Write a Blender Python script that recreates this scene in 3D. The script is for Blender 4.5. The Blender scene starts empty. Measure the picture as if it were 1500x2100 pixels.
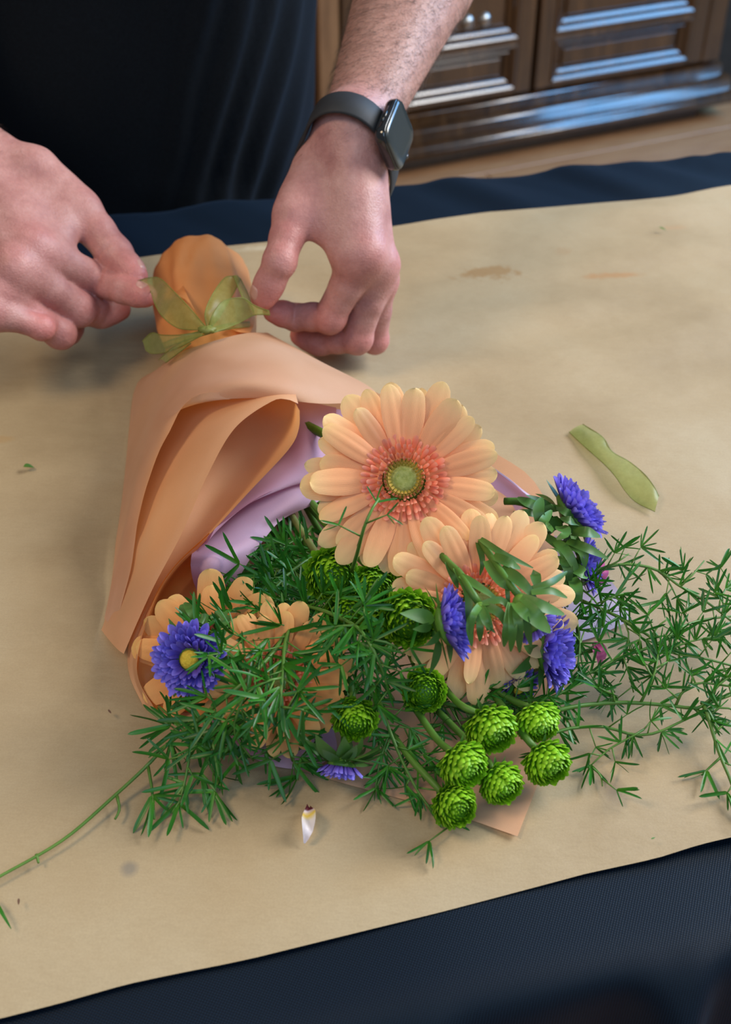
import bpy, math, random
import numpy as np
from mathutils import Vector, Matrix, noise

random.seed(7)
SC = bpy.context.scene
COL = SC.collection

# ------------------------------------------------------------------ camera, world, lights, exposure
TZ = 0.75                       # height of the table top
CH = 0.55                       # camera above the table
FPX = 2500.0                    # focal length in pixels of the 1500 x 2100 frame
TH = math.radians(40.0)         # camera looks down by this much
CAM = Vector((0, 0, TZ + CH))
FWD = Vector((0, math.cos(TH), -math.sin(TH)))
UPV = Vector((0, math.sin(TH), math.cos(TH)))
RGT = Vector((1, 0, 0))

cam_data = bpy.data.cameras.new('camera')
cam = bpy.data.objects.new('camera', cam_data)
COL.objects.link(cam)
cam.location = CAM
cam.rotation_euler = (math.pi / 2 - TH, 0, 0)
cam_data.sensor_fit = 'VERTICAL'
cam_data.sensor_height = 36
cam_data.lens = 36 * FPX / 2100
cam_data.clip_start = 0.02
cam_data.dof.use_dof = True
cam_data.dof.focus_distance = 0.72
cam_data.dof.aperture_fstop = 9.0
SC.camera = cam

world = bpy.data.worlds.new('room_light')
SC.world = world
world.use_nodes = True
world.node_tree.nodes['Background'].inputs[0].default_value = (0.80, 0.87, 1.0, 1)
world.node_tree.nodes['Background'].inputs[1].default_value = 0.17

def area(name, loc, target, sx, sy, watts, col):
    d = bpy.data.lights.new(name, 'AREA')
    d.shape = 'RECTANGLE'; d.size = sx; d.size_y = sy; d.energy = watts; d.color = col
    o = bpy.data.objects.new(name, d); COL.objects.link(o)
    o.location = loc
    o.rotation_euler = (Vector(target) - Vector(loc)).to_track_quat('-Z', 'Y').to_euler()
    return o
area('window_daylight', (2.1, 1.25, 2.35), (0.1, 0.7, 0.8), 1.3, 1.4, 84, (1.0, 0.975, 0.94))
area('rear_window_daylight', (0.5, -1.3, 2.9), (0.5, 1.6, 0.5), 2.6, 1.3, 28, (0.50, 0.74, 1.0))
area('far_window_daylight', (2.75, 3.0, 2.25), (0.5, 2.9, 0.2), 2.2, 1.8, 120, (0.20, 0.52, 1.0))
area('ceiling_lamp', (-1.1, 0.2, 2.4), (-0.1, 0.6, 0.75), 0.5, 0.5, 13, (1.0, 0.76, 0.50))

SC.view_settings.view_transform = 'Standard'
SC.view_settings.look = 'None'
SC.view_settings.gamma = 1.0
SC.view_settings.use_curve_mapping = False
SC.view_settings.exposure = 0.24

# ------------------------------------------------------------------ geometry helpers
def rdir(px, py):
    return (FWD + RGT * ((px - 750) / FPX) + UPV * ((1050 - py) / FPX)).normalized()

def P(px, py, h=0.0):
    "world point seen at this photo position, at height h above the table"
    d = rdir(px, py)
    t = (TZ + h - CAM.z) / d.z
    return CAM + d * t

def J(parent, px, py, L, s):
    "joint at bone length L from its parent, seen at this photo position (s: +1 farther, -1 nearer)"
    d = rdir(px, py)
    b = (parent - CAM).dot(d)
    c = (parent - CAM).length_squared - L * L
    disc = b * b - c
    t = b + s * math.sqrt(disc) if disc > 0 else b
    return CAM + d * t

def pxscale(p):
    return FPX / (p - CAM).dot(FWD)

def cdir(r, u, t):
    "direction from right / up / towards-the-viewer amounts"
    return (RGT * r + UPV * u - FWD * t).normalized()

def frame(z, xhint=None):
    z = z.normalized()
    x = Vector(xhint) if xhint is not None else Vector((1, 0, 0.01))
    x = x - z * x.dot(z)
    if x.length < 1e-4:
        x = Vector((0, 1, 0)) - z * z.y
    x.normalize()
    y = z.cross(x)
    return Matrix(((x.x, y.x, z.x), (x.y, y.y, z.y), (x.z, y.z, z.z)))

def mesh(name, verts, faces, mat=None, smooth=True, t=None, extra=None):
    me = bpy.data.meshes.new(name)
    me.from_pydata([tuple(v) for v in verts], [], [tuple(f) for f in faces])
    if smooth:
        me.polygons.foreach_set('use_smooth', [True] * len(me.polygons))
    if t is not None:
        a = me.attributes.new('t', 'FLOAT', 'POINT'); a.data.foreach_set('value', np.asarray(t, dtype=np.float32))
    if extra:
        for k, vals in extra.items():
            a = me.attributes.new(k, 'FLOAT', 'POINT'); a.data.foreach_set('value', np.asarray(vals, dtype=np.float32))
    if mat:
        me.materials.append(mat)
    me.update()
    return me

def put(name, me, parent=None, mat4=None):
    o = bpy.data.objects.new(name, me)
    COL.objects.link(o)
    if parent is not None:
        o.parent = parent
    if mat4 is not None:
        o.matrix_basis = mat4
    return o

def tag(o, label=None, cat=None, group=None, kind=None):
    if label: o['label'] = label
    if cat: o['category'] = cat
    if group: o['group'] = group
    if kind: o['kind'] = kind
    return o

def thing(name, loc, label, cat, group=None, rot=None):
    o = bpy.data.objects.new(name, None)
    COL.objects.link(o)
    o.empty_display_size = 0.02
    M = Matrix.Translation(loc)
    if rot is not None:
        M = M @ rot.to_4x4()
    o.matrix_basis = M
    return tag(o, label, cat, group)

def cr(pts, n):
    "n points evenly along a Catmull-Rom curve through pts"
    pts = [Vector(p) for p in pts]
    if len(pts) == 2:
        return [pts[0].lerp(pts[1], i / (n - 1)) for i in range(n)]
    ext = [pts[0] * 2 - pts[1]] + pts + [pts[-1] * 2 - pts[-2]]
    dense = []
    for i in range(1, len(ext) - 2):
        p0, p1, p2, p3 = ext[i - 1:i + 3]
        for k in range(12):
            u = k / 12
            dense.append(0.5 * ((2 * p1) + (p2 - p0) * u + (2 * p0 - 5 * p1 + 4 * p2 - p3) * u * u + (3 * p1 - p0 - 3 * p2 + p3) * u ** 3))
    dense.append(pts[-1])
    L = [0]
    for a, b in zip(dense, dense[1:]):
        L.append(L[-1] + (b - a).length)
    out, j = [], 0
    for i in range(n):
        d = L[-1] * i / (n - 1)
        while j < len(L) - 2 and L[j + 1] < d:
            j += 1
        seg = L[j + 1] - L[j]
        out.append(dense[j].lerp(dense[j + 1], 0 if seg == 0 else min(1, (d - L[j]) / seg)))
    return out

def sheet_mesh(name, rows, mat, nu=16, nv=24, wob=0.0, px=True, seed=0.0):
    "thin flexible sheet through rows of (photo x, photo y, height)"
    R = []
    for r in rows:
        R.append(cr([P(*q) for q in r] if px else r, nu))
    cols = [cr([R[j][i] for j in range(len(R))], nv) for i in range(nu)]
    V, F = [], []
    for j in range(nv):
        for i in range(nu):
            p = cols[i][j]
            if wob:
                p = p + Vector((0, 0, 1)) * wob * noise.noise(p * 45 + Vector((seed, 0, 0)))
            V.append(p)
    for j in range(nv - 1):
        for i in range(nu - 1):
            a = j * nu + i
            F.append((a, a + 1, a + nu + 1, a + nu))
    return mesh(name, V, F, mat)

def sheet(name, rows, mat, parent=None, **k):
    me = sheet_mesh(name, rows, mat, **k)
    if parent is not None:
        me.transform(parent.matrix_basis.inverted())
    return put(name, me, parent)

def tube_data(pts, radii, n=7, cap=True):
    pts = [Vector(p) for p in pts]
    V, F = [], []
    x = None
    for i, p in enumerate(pts):
        d = (pts[min(i + 1, len(pts) - 1)] - pts[max(i - 1, 0)]).normalized()
        if x is None:
            x = d.orthogonal().normalized()
        x = (x - d * x.dot(d)).normalized()
        y = d.cross(x)
        r = radii[i] if hasattr(radii, '__len__') else radii
        for k in range(n):
            a = 2 * math.pi * k / n
            V.append(p + (x * math.cos(a) + y * math.sin(a)) * r)
    for i in range(len(pts) - 1):
        for k in range(n):
            a, b = i * n + k, i * n + (k + 1) % n
            F.append((a, b, b + n, a + n))
    if cap:
        F.append(tuple(range(n - 1, -1, -1)))
        F.append(tuple((len(pts) - 1) * n + k for k in range(n)))
    return V, F

def tube(name, pts, radii, mat, parent=None, n=7):
    V, F = tube_data(pts, radii, n)
    me = mesh(name, V, F, mat)
    if parent is not None:
        me.transform(parent.matrix_basis.inverted())
    return put(name, me, parent)

def box_data(x0, x1, y0, y1, z0, z1, b=0.0):
    "box with a bevelled outline (b)"
    if b <= 0:
        V = [(x, y, z) for z in (z0, z1) for y in (y0, y1) for x in (x0, x1)]
        F = [(0, 2, 3, 1), (4, 5, 7, 6), (0, 1, 5, 4), (2, 6, 7, 3), (0, 4, 6, 2), (1, 3, 7, 5)]
        return V, F
    V, F = [], []
    for z, i in ((z0, b), (z0 + b, 0), (z1 - b, 0), (z1, b)):
        X0, X1, Y0, Y1 = x0 + i, x1 - i, y0 + i, y1 - i
        c = b if i == 0 else b * .4
        V += [(X0 + c, Y0, z), (X1 - c, Y0, z), (X1, Y0 + c, z), (X1, Y1 - c, z), (X1 - c, Y1, z), (X0 + c, Y1, z), (X0, Y1 - c, z), (X0, Y0 + c, z)]
    for k in range(3):
        for i in range(8):
            a, c = k * 8 + i, k * 8 + (i + 1) % 8
            F.append((a, c, c + 8, a + 8))
    F.append(tuple(range(7, -1, -1))); F.append(tuple(range(24, 32)))
    return V, F

# ------------------------------------------------------------------ materials
def nodes_of(name):
    m = bpy.data.materials.new(name)
    m.use_nodes = True
    nt = m.node_tree
    b = nt.nodes['Principled BSDF']
    return m, nt, b, nt.nodes['Material Output']

def N(nt, typ, **kw):
    n = nt.nodes.new(typ)
    for k, v in kw.items():
        if k.startswith('i_'):
            key = k[2:].replace('_', ' ')
            n.inputs[int(key) if key.isdigit() else key].default_value = v
        else:
            setattr(n, k, v)
    return n

def ramp(nt, fac, stops):
    r = N(nt, 'ShaderNodeValToRGB')
    e = r.color_ramp.elements
    while len(e) < len(stops):
        e.new(0.5)
    for el, (p, c) in zip(e, stops):
        el.position = p; el.color = (*c, 1)
    nt.links.new(fac, r.inputs[0])
    return r.outputs[0]

def mixc(nt, fac, a, b, mode='MIX'):
    m = N(nt, 'ShaderNodeMix', data_type='RGBA', blend_type=mode)
    if hasattr(fac, 'is_linked'): nt.links.new(fac, m.inputs[0])
    else: m.inputs[0].default_value = fac
    for s, v in ((m.inputs[6], a), (m.inputs[7], b)):
        if hasattr(v, 'is_linked'): nt.links.new(v, s)
        else: s.default_value = (*v, 1)
    return m.outputs[2]

def math_(nt, op, a, b=None):
    m = N(nt, 'ShaderNodeMath', operation=op)
    for i, v in enumerate((a, b)):
        if v is None: continue
        if hasattr(v, 'is_linked'): nt.links.new(v, m.inputs[i])
        else: m.inputs[i].default_value = v
    return m.outputs[0]

def coords(nt, kind='Object', scale=(1, 1, 1), rot=(0, 0, 0)):
    tc = N(nt, 'ShaderNodeTexCoord')
    mp = N(nt, 'ShaderNodeMapping')
    mp.inputs['Scale'].default_value = scale
    mp.inputs['Rotation'].default_value = rot
    nt.links.new(tc.outputs[kind], mp.inputs[0])
    return mp.outputs[0]

def noise_t(nt, vec, scale, detail=4, rough=.55):
    n = N(nt, 'ShaderNodeTexNoise')
    n.inputs['Scale'].default_value = scale; n.inputs['Detail'].default_value = detail; n.inputs['Roughness'].default_value = rough
    nt.links.new(vec, n.inputs['Vector'])
    return n.outputs['Fac']

def bump(nt, b, height, strength=.3, dist=.001):
    n = N(nt, 'ShaderNodeBump')
    n.inputs['Strength'].default_value = strength; n.inputs['Distance'].default_value = dist
    nt.links.new(height, n.inputs['Height'])
    nt.links.new(n.outputs[0], b.inputs['Normal'])
    return n.outputs[0]

def translucent(nt, b, out, color, amount, normal=None):
    tr = N(nt, 'ShaderNodeBsdfTranslucent')
    if hasattr(color, 'is_linked'): nt.links.new(color, tr.inputs[0])
    else: tr.inputs[0].default_value = (*color, 1)
    if normal is not None: nt.links.new(normal, tr.inputs[1])
    mx = N(nt, 'ShaderNodeMixShader'); mx.inputs[0].default_value = amount
    nt.links.new(b.outputs[0], mx.inputs[1]); nt.links.new(tr.outputs[0], mx.inputs[2])
    nt.links.new(mx.outputs[0], out.inputs[0])

def m_plain(name, c1, c2, rough=.5, scale=60, spec=.5, trans=0, tcol=None, bumps=.15, bdist=.0006, kind='Object'):
    m, nt, b, out = nodes_of(name)
    v = coords(nt, kind)
    n = noise_t(nt, v, scale)
    c = ramp(nt, n, [(.3, c1), (.7, c2)])
    nt.links.new(c, b.inputs['Base Color'])
    b.inputs['Roughness'].default_value = rough
    b.inputs['Specular IOR Level'].default_value = spec
    nb = bump(nt, b, n, bumps, bdist) if bumps else None
    if trans: translucent(nt, b, out, tcol or c2, trans, nb)
    return m

def m_grad(name, stops, rough=.5, spec=.3, trans=.25, tstops=None, var=.12, streak=True, vein=90):
    "colour runs along the piece (attribute t: 0 base, 1 tip)"
    m, nt, b, out = nodes_of(name)
    at = N(nt, 'ShaderNodeAttribute', attribute_name='t')
    oi = N(nt, 'ShaderNodeObjectInfo')
    v = coords(nt)
    n = noise_t(nt, v, 120, 3)
    f = math_(nt, 'ADD', at.outputs['Fac'], math_(nt, 'MULTIPLY', math_(nt, 'SUBTRACT', n, .5), .25))
    c = ramp(nt, f, stops)
    vr = math_(nt, 'ADD', math_(nt, 'MULTIPLY', oi.outputs['Random'], var * 2), 1 - var)
    hsv = N(nt, 'ShaderNodeHueSaturation')
    nt.links.new(vr, hsv.inputs['Value']); nt.links.new(c, hsv.inputs['Color'])
    col = hsv.outputs[0]
    nt.links.new(col, b.inputs['Base Color'])
    b.inputs['Roughness'].default_value = rough
    b.inputs['Specular IOR Level'].default_value = spec
    nb = None
    if streak:
        at2 = N(nt, 'ShaderNodeAttribute', attribute_name='s')
        wv = math_(nt, 'SINE', math_(nt, 'MULTIPLY', at2.outputs['Fac'], vein))
        nb = bump(nt, b, wv, .25, .0004)
    if trans: translucent(nt, b, out, col, trans, nb)
    return m

M = {}
def skin_material():
    m, nt, b, out = nodes_of('skin')
    v = coords(nt)
    n1 = noise_t(nt, v, 45, 5, .6)
    n2 = noise_t(nt, v, 320, 3, .6)
    base = ramp(nt, n1, [(.30, (.36, .160, .145)), (.5, (.45, .220, .195)), (.72, (.52, .285, .255))])
    red = N(nt, 'ShaderNodeAttribute', attribute_name='red')
    c = mixc(nt, math_(nt, 'MULTIPLY', red.outputs['Fac'], .85), base, (.62, .175, .165))
    arm = N(nt, 'ShaderNodeAttribute', attribute_name='arm')
    c = mixc(nt, math_(nt, 'MULTIPLY', arm.outputs['Fac'], .5), c, (.42, .25, .18))
    mott = ramp(nt, n2, [(.35, (.82, .80, .80)), (.65, (1, 1, 1))])
    c = mixc(nt, .6, c, mott, 'MULTIPLY')
    nt.links.new(c, b.inputs['Base Color'])
    b.inputs['Roughness'].default_value = .5
    b.inputs['Specular IOR Level'].default_value = .42
    b.inputs['Subsurface Weight'].default_value = .18
    b.inputs['Subsurface Radius'].default_value = (.010, .0035, .002)
    b.inputs['Subsurface Scale'].default_value = .6
    vo = N(nt, 'ShaderNodeTexVoronoi'); vo.inputs['Scale'].default_value = 620
    nt.links.new(v, vo.inputs['Vector'])
    h = math_(nt, 'ADD', math_(nt, 'MULTIPLY', vo.outputs['Distance'], .5), n1)
    bump(nt, b, h, .35, .0012)
    return m
M['skin'] = skin_material()
M['nail'] = m_plain('nail', (.50, .25, .21), (.54, .29, .245), .32, 200, .5, bumps=.05)
M['hair'] = m_plain('hair', (.055, .035, .025), (.10, .065, .045), .5, 50, .4, bumps=0)

def kraft_material():
    m, nt, b, out = nodes_of('kraft_paper')
    v = coords(nt)
    fine = noise_t(nt, v, 900, 2, .7)
    fib = noise_t(nt, coords(nt, scale=(1, 5, 1), rot=(0, 0, .2)), 130, 4, .6)
    big = noise_t(nt, v, 5.5, 5, .6)
    c = ramp(nt, big, [(.30, (.330, .240, .132)), (.5, (.405, .303, .174)), (.72, (.445, .352, .218))])
    c = mixc(nt, .35, c, ramp(nt, fine, [(.35, (.78, .76, .74)), (.65, (1, 1, 1))]), 'MULTIPLY')
    c = mixc(nt, .25, c, ramp(nt, fib, [(.35, (.85, .83, .80)), (.65, (1, 1, 1))]), 'MULTIPLY')
    # stains with their own shapes
    tc = N(nt, 'ShaderNodeTexCoord')
    wob = noise_t(nt, v, 70, 4, .7)
    def stain(p, rx, ry, col, k, soft=.35, wb=.9):
        mp = N(nt, 'ShaderNodeMapping', vector_type='TEXTURE')
        mp.inputs['Location'].default_value = (p.x, p.y, p.z)
        mp.inputs['Rotation'].default_value = (0, 0, .12)
        mp.inputs['Scale'].default_value = (rx, ry, 1)
        nt.links.new(tc.outputs['Object'], mp.inputs[0])
        ln = N(nt, 'ShaderNodeVectorMath', operation='LENGTH')
        nt.links.new(mp.outputs[0], ln.inputs[0])
        d = math_(nt, 'ADD', ln.outputs['Value'], math_(nt, 'MULTIPLY', math_(nt, 'SUBTRACT', wob, .5), wb * 2))
        mr = N(nt, 'ShaderNodeMapRange')
        mr.inputs['From Min'].default_value = 1.0 + soft * .2; mr.inputs['From Max'].default_value = 1.0 - soft * 1.8
        mr.inputs['To Max'].default_value = k
        nt.links.new(d, mr.inputs[0])
        nonlocal c
        c = mixc(nt, mr.outputs[0], c, col)
    stain(P(1005, 572), .030, .013, (.30, .17, .065), .75, .25, 1.5)
    stain(P(1255, 576), .030, .006, (.36, .19, .075), .7, .3, 1.0)
    stain(P(1155, 527), .010, .009, (.35, .22, .11), .4, .3, 1.0)
    stain(P(1380, 480), .012, .005, (.40, .24, .12), .5, .3, .8)
    stain(P(1255, 1642), .009, .012, (.16, .125, .085), .75, .5, .2)
    stain(P(269, 1797), .0055, .0055, (.20, .18, .15), .7, .35, .3)
    stain(P(8, 918), .010, .006, (.36, .22, .09), .5, .3, .8)
    stain(P(545, 525), .030, .006, (.56, .48, .33), .5, .4, .8)
    nt.links.new(c, b.inputs['Base Color'])
    b.inputs['Roughness'].default_value = .55
    b.inputs['Specular IOR Level'].default_value = .35
    h = math_(nt, 'ADD', math_(nt, 'MULTIPLY', fine, .06), noise_t(nt, coords(nt, scale=(1, 2.2, 1), rot=(0, 0, .2)), 26, 5, .5))
    bump(nt, b, h, .5, .0024)
    return m
M['kraft'] = kraft_material()

def cloth_material():
    m, nt, b, out = nodes_of('black_cloth')
    v = coords(nt, 'Object', rot=(0, 0, .35))
    w = N(nt, 'ShaderNodeTexWave', bands_direction='X'); w.inputs['Scale'].default_value = 240; w.inputs['Distortion'].default_value = .6
    w2 = N(nt, 'ShaderNodeTexWave', bands_direction='Y'); w2.inputs['Scale'].default_value = 240; w2.inputs['Distortion'].default_value = .6
    sp = N(nt, 'ShaderNodeSeparateXYZ'); cb = N(nt, 'ShaderNodeCombineXYZ')
    nt.links.new(v, sp.inputs[0]); nt.links.new(sp.outputs[0], cb.inputs[0])
    nt.links.new(math_(nt, 'ADD', sp.outputs[1], sp.outputs[2]), cb.inputs[1])      # weave goes on down the hanging side
    nt.links.new(v, w.inputs[0]); nt.links.new(cb.outputs[0], w2.inputs[0])
    ww = math_(nt, 'MULTIPLY', w.outputs['Fac'], w2.outputs['Fac'])
    c = ramp(nt, ww, [(.2, (.002, .005, .010)), (.8, (.006, .017, .034))])
    nt.links.new(c, b.inputs['Base Color'])
    b.inputs['Roughness'].default_value = .5
    b.inputs['Specular IOR Level'].default_value = .13
    b.inputs['Sheen Weight'].default_value = .03
    b.inputs['Sheen Tint'].default_value = (.45, .65, 1, 1)
    bump(nt, b, ww, .3, .0005)
    return m
M['cloth'] = cloth_material()

def shirt_material():
    m, nt, b, out = nodes_of('black_jersey')
    v = coords(nt)
    n = noise_t(nt, v, 600, 3, .7)
    c = ramp(nt, n, [(.3, (.003, .004, .006)), (.7, (.006, .009, .013))])
    nt.links.new(c, b.inputs['Base Color'])
    b.inputs['Roughness'].default_value = .9
    b.inputs['Specular IOR Level'].default_value = .10
    b.inputs['Sheen Weight'].default_value = .05
    b.inputs['Sheen Roughness'].default_value = .4
    b.inputs['Sheen Tint'].default_value = (.35, .62, 1, 1)
    bump(nt, b, n, .3, .0005)
    return m
M['shirt'] = shirt_material()
M['trousers'] = m_plain('dark_denim', (.012, .016, .026), (.022, .03, .045), .85, 300, .2)
M['shoe'] = m_plain('shoe_leather', (.02, .015, .012), (.035, .028, .022), .5, 60)

def wood(name, c1, c2, c3, rough=.35, coat=.5, sc=(3, 3, .35)):
    m, nt, b, out = nodes_of(name)
    v = coords(nt, scale=sc)
    g = noise_t(nt, v, 14, 6, .62)
    f = noise_t(nt, coords(nt, scale=(sc[0] * 5, sc[1] * 5, sc[2] * 3)), 40, 3, .6)
    c = ramp(nt, g, [(.3, c1), (.5, c2), (.72, c3)])
    c = mixc(nt, .5, c, ramp(nt, f, [(.35, (.6, .6, .6)), (.65, (1, 1, 1))]), 'MULTIPLY')
    nt.links.new(c, b.inputs['Base Color'])
    b.inputs['Roughness'].default_value = rough
    b.inputs['Specular IOR Level'].default_value = .6
    b.inputs['Coat Weight'].default_value = coat
    b.inputs['Coat Roughness'].default_value = .11
    bump(nt, b, f, .15, .0006)
    return m
M['walnut'] = wood('dark_walnut', (.020, .0075, .002), (.048, .019, .005), (.090, .038, .010), .26, 1.0)
M['walnut_dark'] = wood('dark_plinth', (.020, .010, .006), (.035, .018, .009), (.06, .030, .014))
M['oak_floor'] = wood('floor_boards', (.30, .135, .055), (.36, .175, .075), (.42, .22, .10), .5, .05, (.5, 4, 4))
M['table_wood'] = wood('table_wood', (.16, .09, .045), (.22, .13, .07), (.28, .17, .09), .5, .1, (.5, 4, 4))
M['brass'] = m_plain('aged_metal', (.35, .33, .30), (.5, .48, .45), .3, 40); M['brass'].node_tree.nodes['Principled BSDF'].inputs['Metallic'].default_value = 1
M['wall'] = m_plain('near_black_wall', (.020, .017, .014), (.028, .024, .020), .9, 30, .2)

def paper_material(name, c1, c2, tcol, trans, rough=.55):
    m, nt, b, out = nodes_of(name)
    v = coords(nt)
    n = noise_t(nt, v, 1400, 2, .7)
    n2 = noise_t(nt, v, 20, 3, .5)
    c = ramp(nt, n2, [(.35, c1), (.65, c2)])
    c = mixc(nt, .3, c, ramp(nt, n, [(.35, (.86, .85, .84)), (.65, (1, 1, 1))]), 'MULTIPLY')
    nt.links.new(c, b.inputs['Base Color'])
    b.inputs['Roughness'].default_value = rough
    b.inputs['Specular IOR Level'].default_value = .3
    nb = bump(nt, b, n, .12, .0004)
    translucent(nt, b, out, tcol, trans, nb)
    return m
M['peach'] = paper_material('peach_paper', (.60, .355, .215), (.65, .40, .255), (.95, .42, .12), .28)
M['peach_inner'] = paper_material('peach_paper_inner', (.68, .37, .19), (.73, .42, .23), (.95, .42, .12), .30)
M['deep_orange'] = paper_material('deep_orange_paper', (.62, .21, .045), (.68, .25, .06), (.90, .32, .06), .25)  # deeper orange than the other sheets of the wrap
M['lilac'] = paper_material('lilac_tissue', (.56, .35, .47), (.63, .42, .54), (.75, .36, .55), .32, .7)
M['pale_lilac'] = paper_material('pale_lilac_tissue', (.60, .50, .68), (.66, .57, .74), (.6, .5, .75), .3, .7)

def organza():
    m, nt, b, out = nodes_of('olive_organza')
    v = coords(nt)
    n = noise_t(nt, v, 260, 3, .7)
    c = ramp(nt, n, [(.3, (.22, .29, .06)), (.7, (.36, .45, .13))])
    nt.links.new(c, b.inputs['Base Color'])
    b.inputs['Roughness'].default_value = .35
    b.inputs['Specular IOR Level'].default_value = .6
    b.inputs['Sheen Weight'].default_value = .4
    tr = N(nt, 'ShaderNodeBsdfTransparent'); tr.inputs[0].default_value = (.82, .87, .56, 1)
    tl = N(nt, 'ShaderNodeBsdfTranslucent'); tl.inputs[0].default_value = (.42, .43, .10, 1)
    m1 = N(nt, 'ShaderNodeMixShader'); m1.inputs[0].default_value = .35
    m2 = N(nt, 'ShaderNodeMixShader'); m2.inputs[0].default_value = .50
    nt.links.new(b.outputs[0], m1.inputs[1]); nt.links.new(tl.outputs[0], m1.inputs[2])
    nt.links.new(m1.outputs[0], m2.inputs[1]); nt.links.new(tr.outputs[0], m2.inputs[2])
    nt.links.new(m2.outputs[0], out.inputs[0])
    return m
M['organza'] = organza()
M['organza_hem'] = m_plain('organza_hem', (.20, .22, .04), (.26, .28, .07), .5, 100, .4, .3, (.35, .36, .08), 0)

M['gerbera'] = m_grad('gerbera_petal', [(.0, (.92, .34, .17)), (.25, (.94, .44, .22)), (.66, (.95, .50, .25)), (.88, (.95, .60, .30)), (1, (.93, .67, .30))], .5, .25, .28)
M['gerbera_warm'] = m_grad('gerbera_petal_warm', [(.0, (.80, .22, .06)), (.3, (.84, .31, .10)), (.7, (.86, .39, .13)), (.92, (.87, .47, .17)), (1, (.82, .52, .17))], .5, .25, .28)
M['trans'] = m_grad('gerbera_inner_floret', [(0, (.80, .20, .08)), (.5, (.86, .25, .15)), (1, (.90, .40, .28))], .45, .3, .2, streak=False)
M['disc_rim'] = m_grad('gerbera_disc_rim', [(0, (.30, .26, .03)), (.6, (.46, .30, .05)), (1, (.52, .28, .10))], .5, .3, .1, streak=False)
M['disc'] = m_plain('gerbera_disc', (.26, .30, .055), (.42, .44, .14), .6, 500, .3, bumps=.6, bdist=.001)
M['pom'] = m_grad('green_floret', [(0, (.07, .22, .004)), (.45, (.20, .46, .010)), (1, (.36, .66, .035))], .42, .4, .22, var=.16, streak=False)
M['pom_core'] = m_plain('green_flower_core', (.05, .16, .005), (.09, .25, .01), .5, 200, .4)
M['aster'] = m_grad('aster_petal', [(0, (.10, .05, .33)), (.5, (.15, .10, .55)), (1, (.27, .22, .78))], .5, .3, .2, var=.2, streak=False)
M['aster_disc'] = m_plain('aster_disc', (.55, .36, .02), (.75, .55, .05), .6, 600, .3, bumps=.8, bdist=.001)
M['leaf'] = m_grad('aster_leaf', [(0, (.085, .20, .025)), (.5, (.065, .17, .030)), (1, (.075, .18, .035))], .45, .45, .15, var=.25, streak=False)
M['needle'] = m_grad('fern_needle', [(0, (.055, .20, .012)), (.5, (.025, .155, .012)), (1, (.018, .125, .014))], .38, .38, .15, var=.3, streak=False)
M['stem'] = m_plain('green_stem', (.045, .125, .010), (.085, .19, .022), .5, 60, .4)
M['stem_brown'] = m_plain('woody_stem', (.10, .12, .03), (.17, .20, .055), .55, 60, .4)
M['fern_stem'] = m_plain('fern_stem', (.06, .16, .02), (.11, .22, .035), .45, 50, .4)
M['pink'] = m_plain('pink_petal', (.50, .06, .20), (.65, .16, .34), .5, 60, .3, .25, (.7, .2, .4))
M['white_petal'] = m_grad('white_petal', [(0, (.75, .68, .76)), (.55, (.80, .74, .72)), (.68, (.85, .62, .08)), (.82, (.72, .60, .66)), (.88, (.12, .012, .025)), (1, (.10, .01, .02))], .4, .4, .2, var=0, streak=False)
M['strap'] = m_plain('black_silicone', (.010, .012, .014), (.014, .016, .020), .65, 100, .5)
M['case'] = m_plain('black_glossy_case', (.010, .012, .014), (.014, .016, .018), .12, 10, .6, bumps=0)
M['screen'] = m_plain('dark_screen', (.022, .028, .028), (.028, .034, .033), .16, 3, .6, bumps=0)
# ------------------------------------------------------------------ the room
def nv_(p):
    return Vector((p[0], p[1], p[2]))

def boards(name, x0, x1, y0, y1, z, w, lng, mat, ang):
    base = put(name, mesh(name, *box_data(x0, x1, y0, y1, z - .03, z - .006), mat, False))
    tag(base, 'light brown wooden floor behind the table', None, None, 'structure')
    rnd = random.Random(3)
    me = mesh('plank', *box_data(0, lng, 0, w - .004, -.012, 0, .0015), mat, False)
    c, s = math.cos(ang), math.sin(ang)
    for j in range(-20, 16):
        off = rnd.uniform(0, lng)
        for i in range(-4, 4):
            lx, ly = i * (lng + .003) - off, j * w
            x, y = c * lx - s * ly + .2, s * lx + c * ly + 1.6
            if -2.6 < x < 2.4 and -1.0 < y < 4.0:
                put('plank', me, base, Matrix.Translation((x, y, z)) @ Matrix.Rotation(ang, 4, 'Z'))
    return base
boards('floor', -2.4, 3.2, -1.0, 4.4, 0.0, .14, 1.1, M['oak_floor'], math.radians(23.05))

CB = Vector((.929, 3.203, 0)); CA = math.radians(23.054)
CABM = Matrix.Translation(CB) @ Matrix.Rotation(CA, 4, 'Z')    # local x runs along the front, -y looks at the room

wm = mesh('wall_back', *box_data(-3.2, 2.6, .58, .68, 0, 2.6), M['wall'], False)
tag(put('wall_back', wm, None, CABM), 'dark wall behind the carved cabinet', None, None, 'structure')
bb = mesh('baseboard_back', *box_data(-3.2, -1.21, .56, .58, 0, .09, .004), M['walnut_dark'], False)
tag(put('baseboard_back', bb, None, CABM), 'dark baseboard along the wall', None, None, 'structure')

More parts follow.
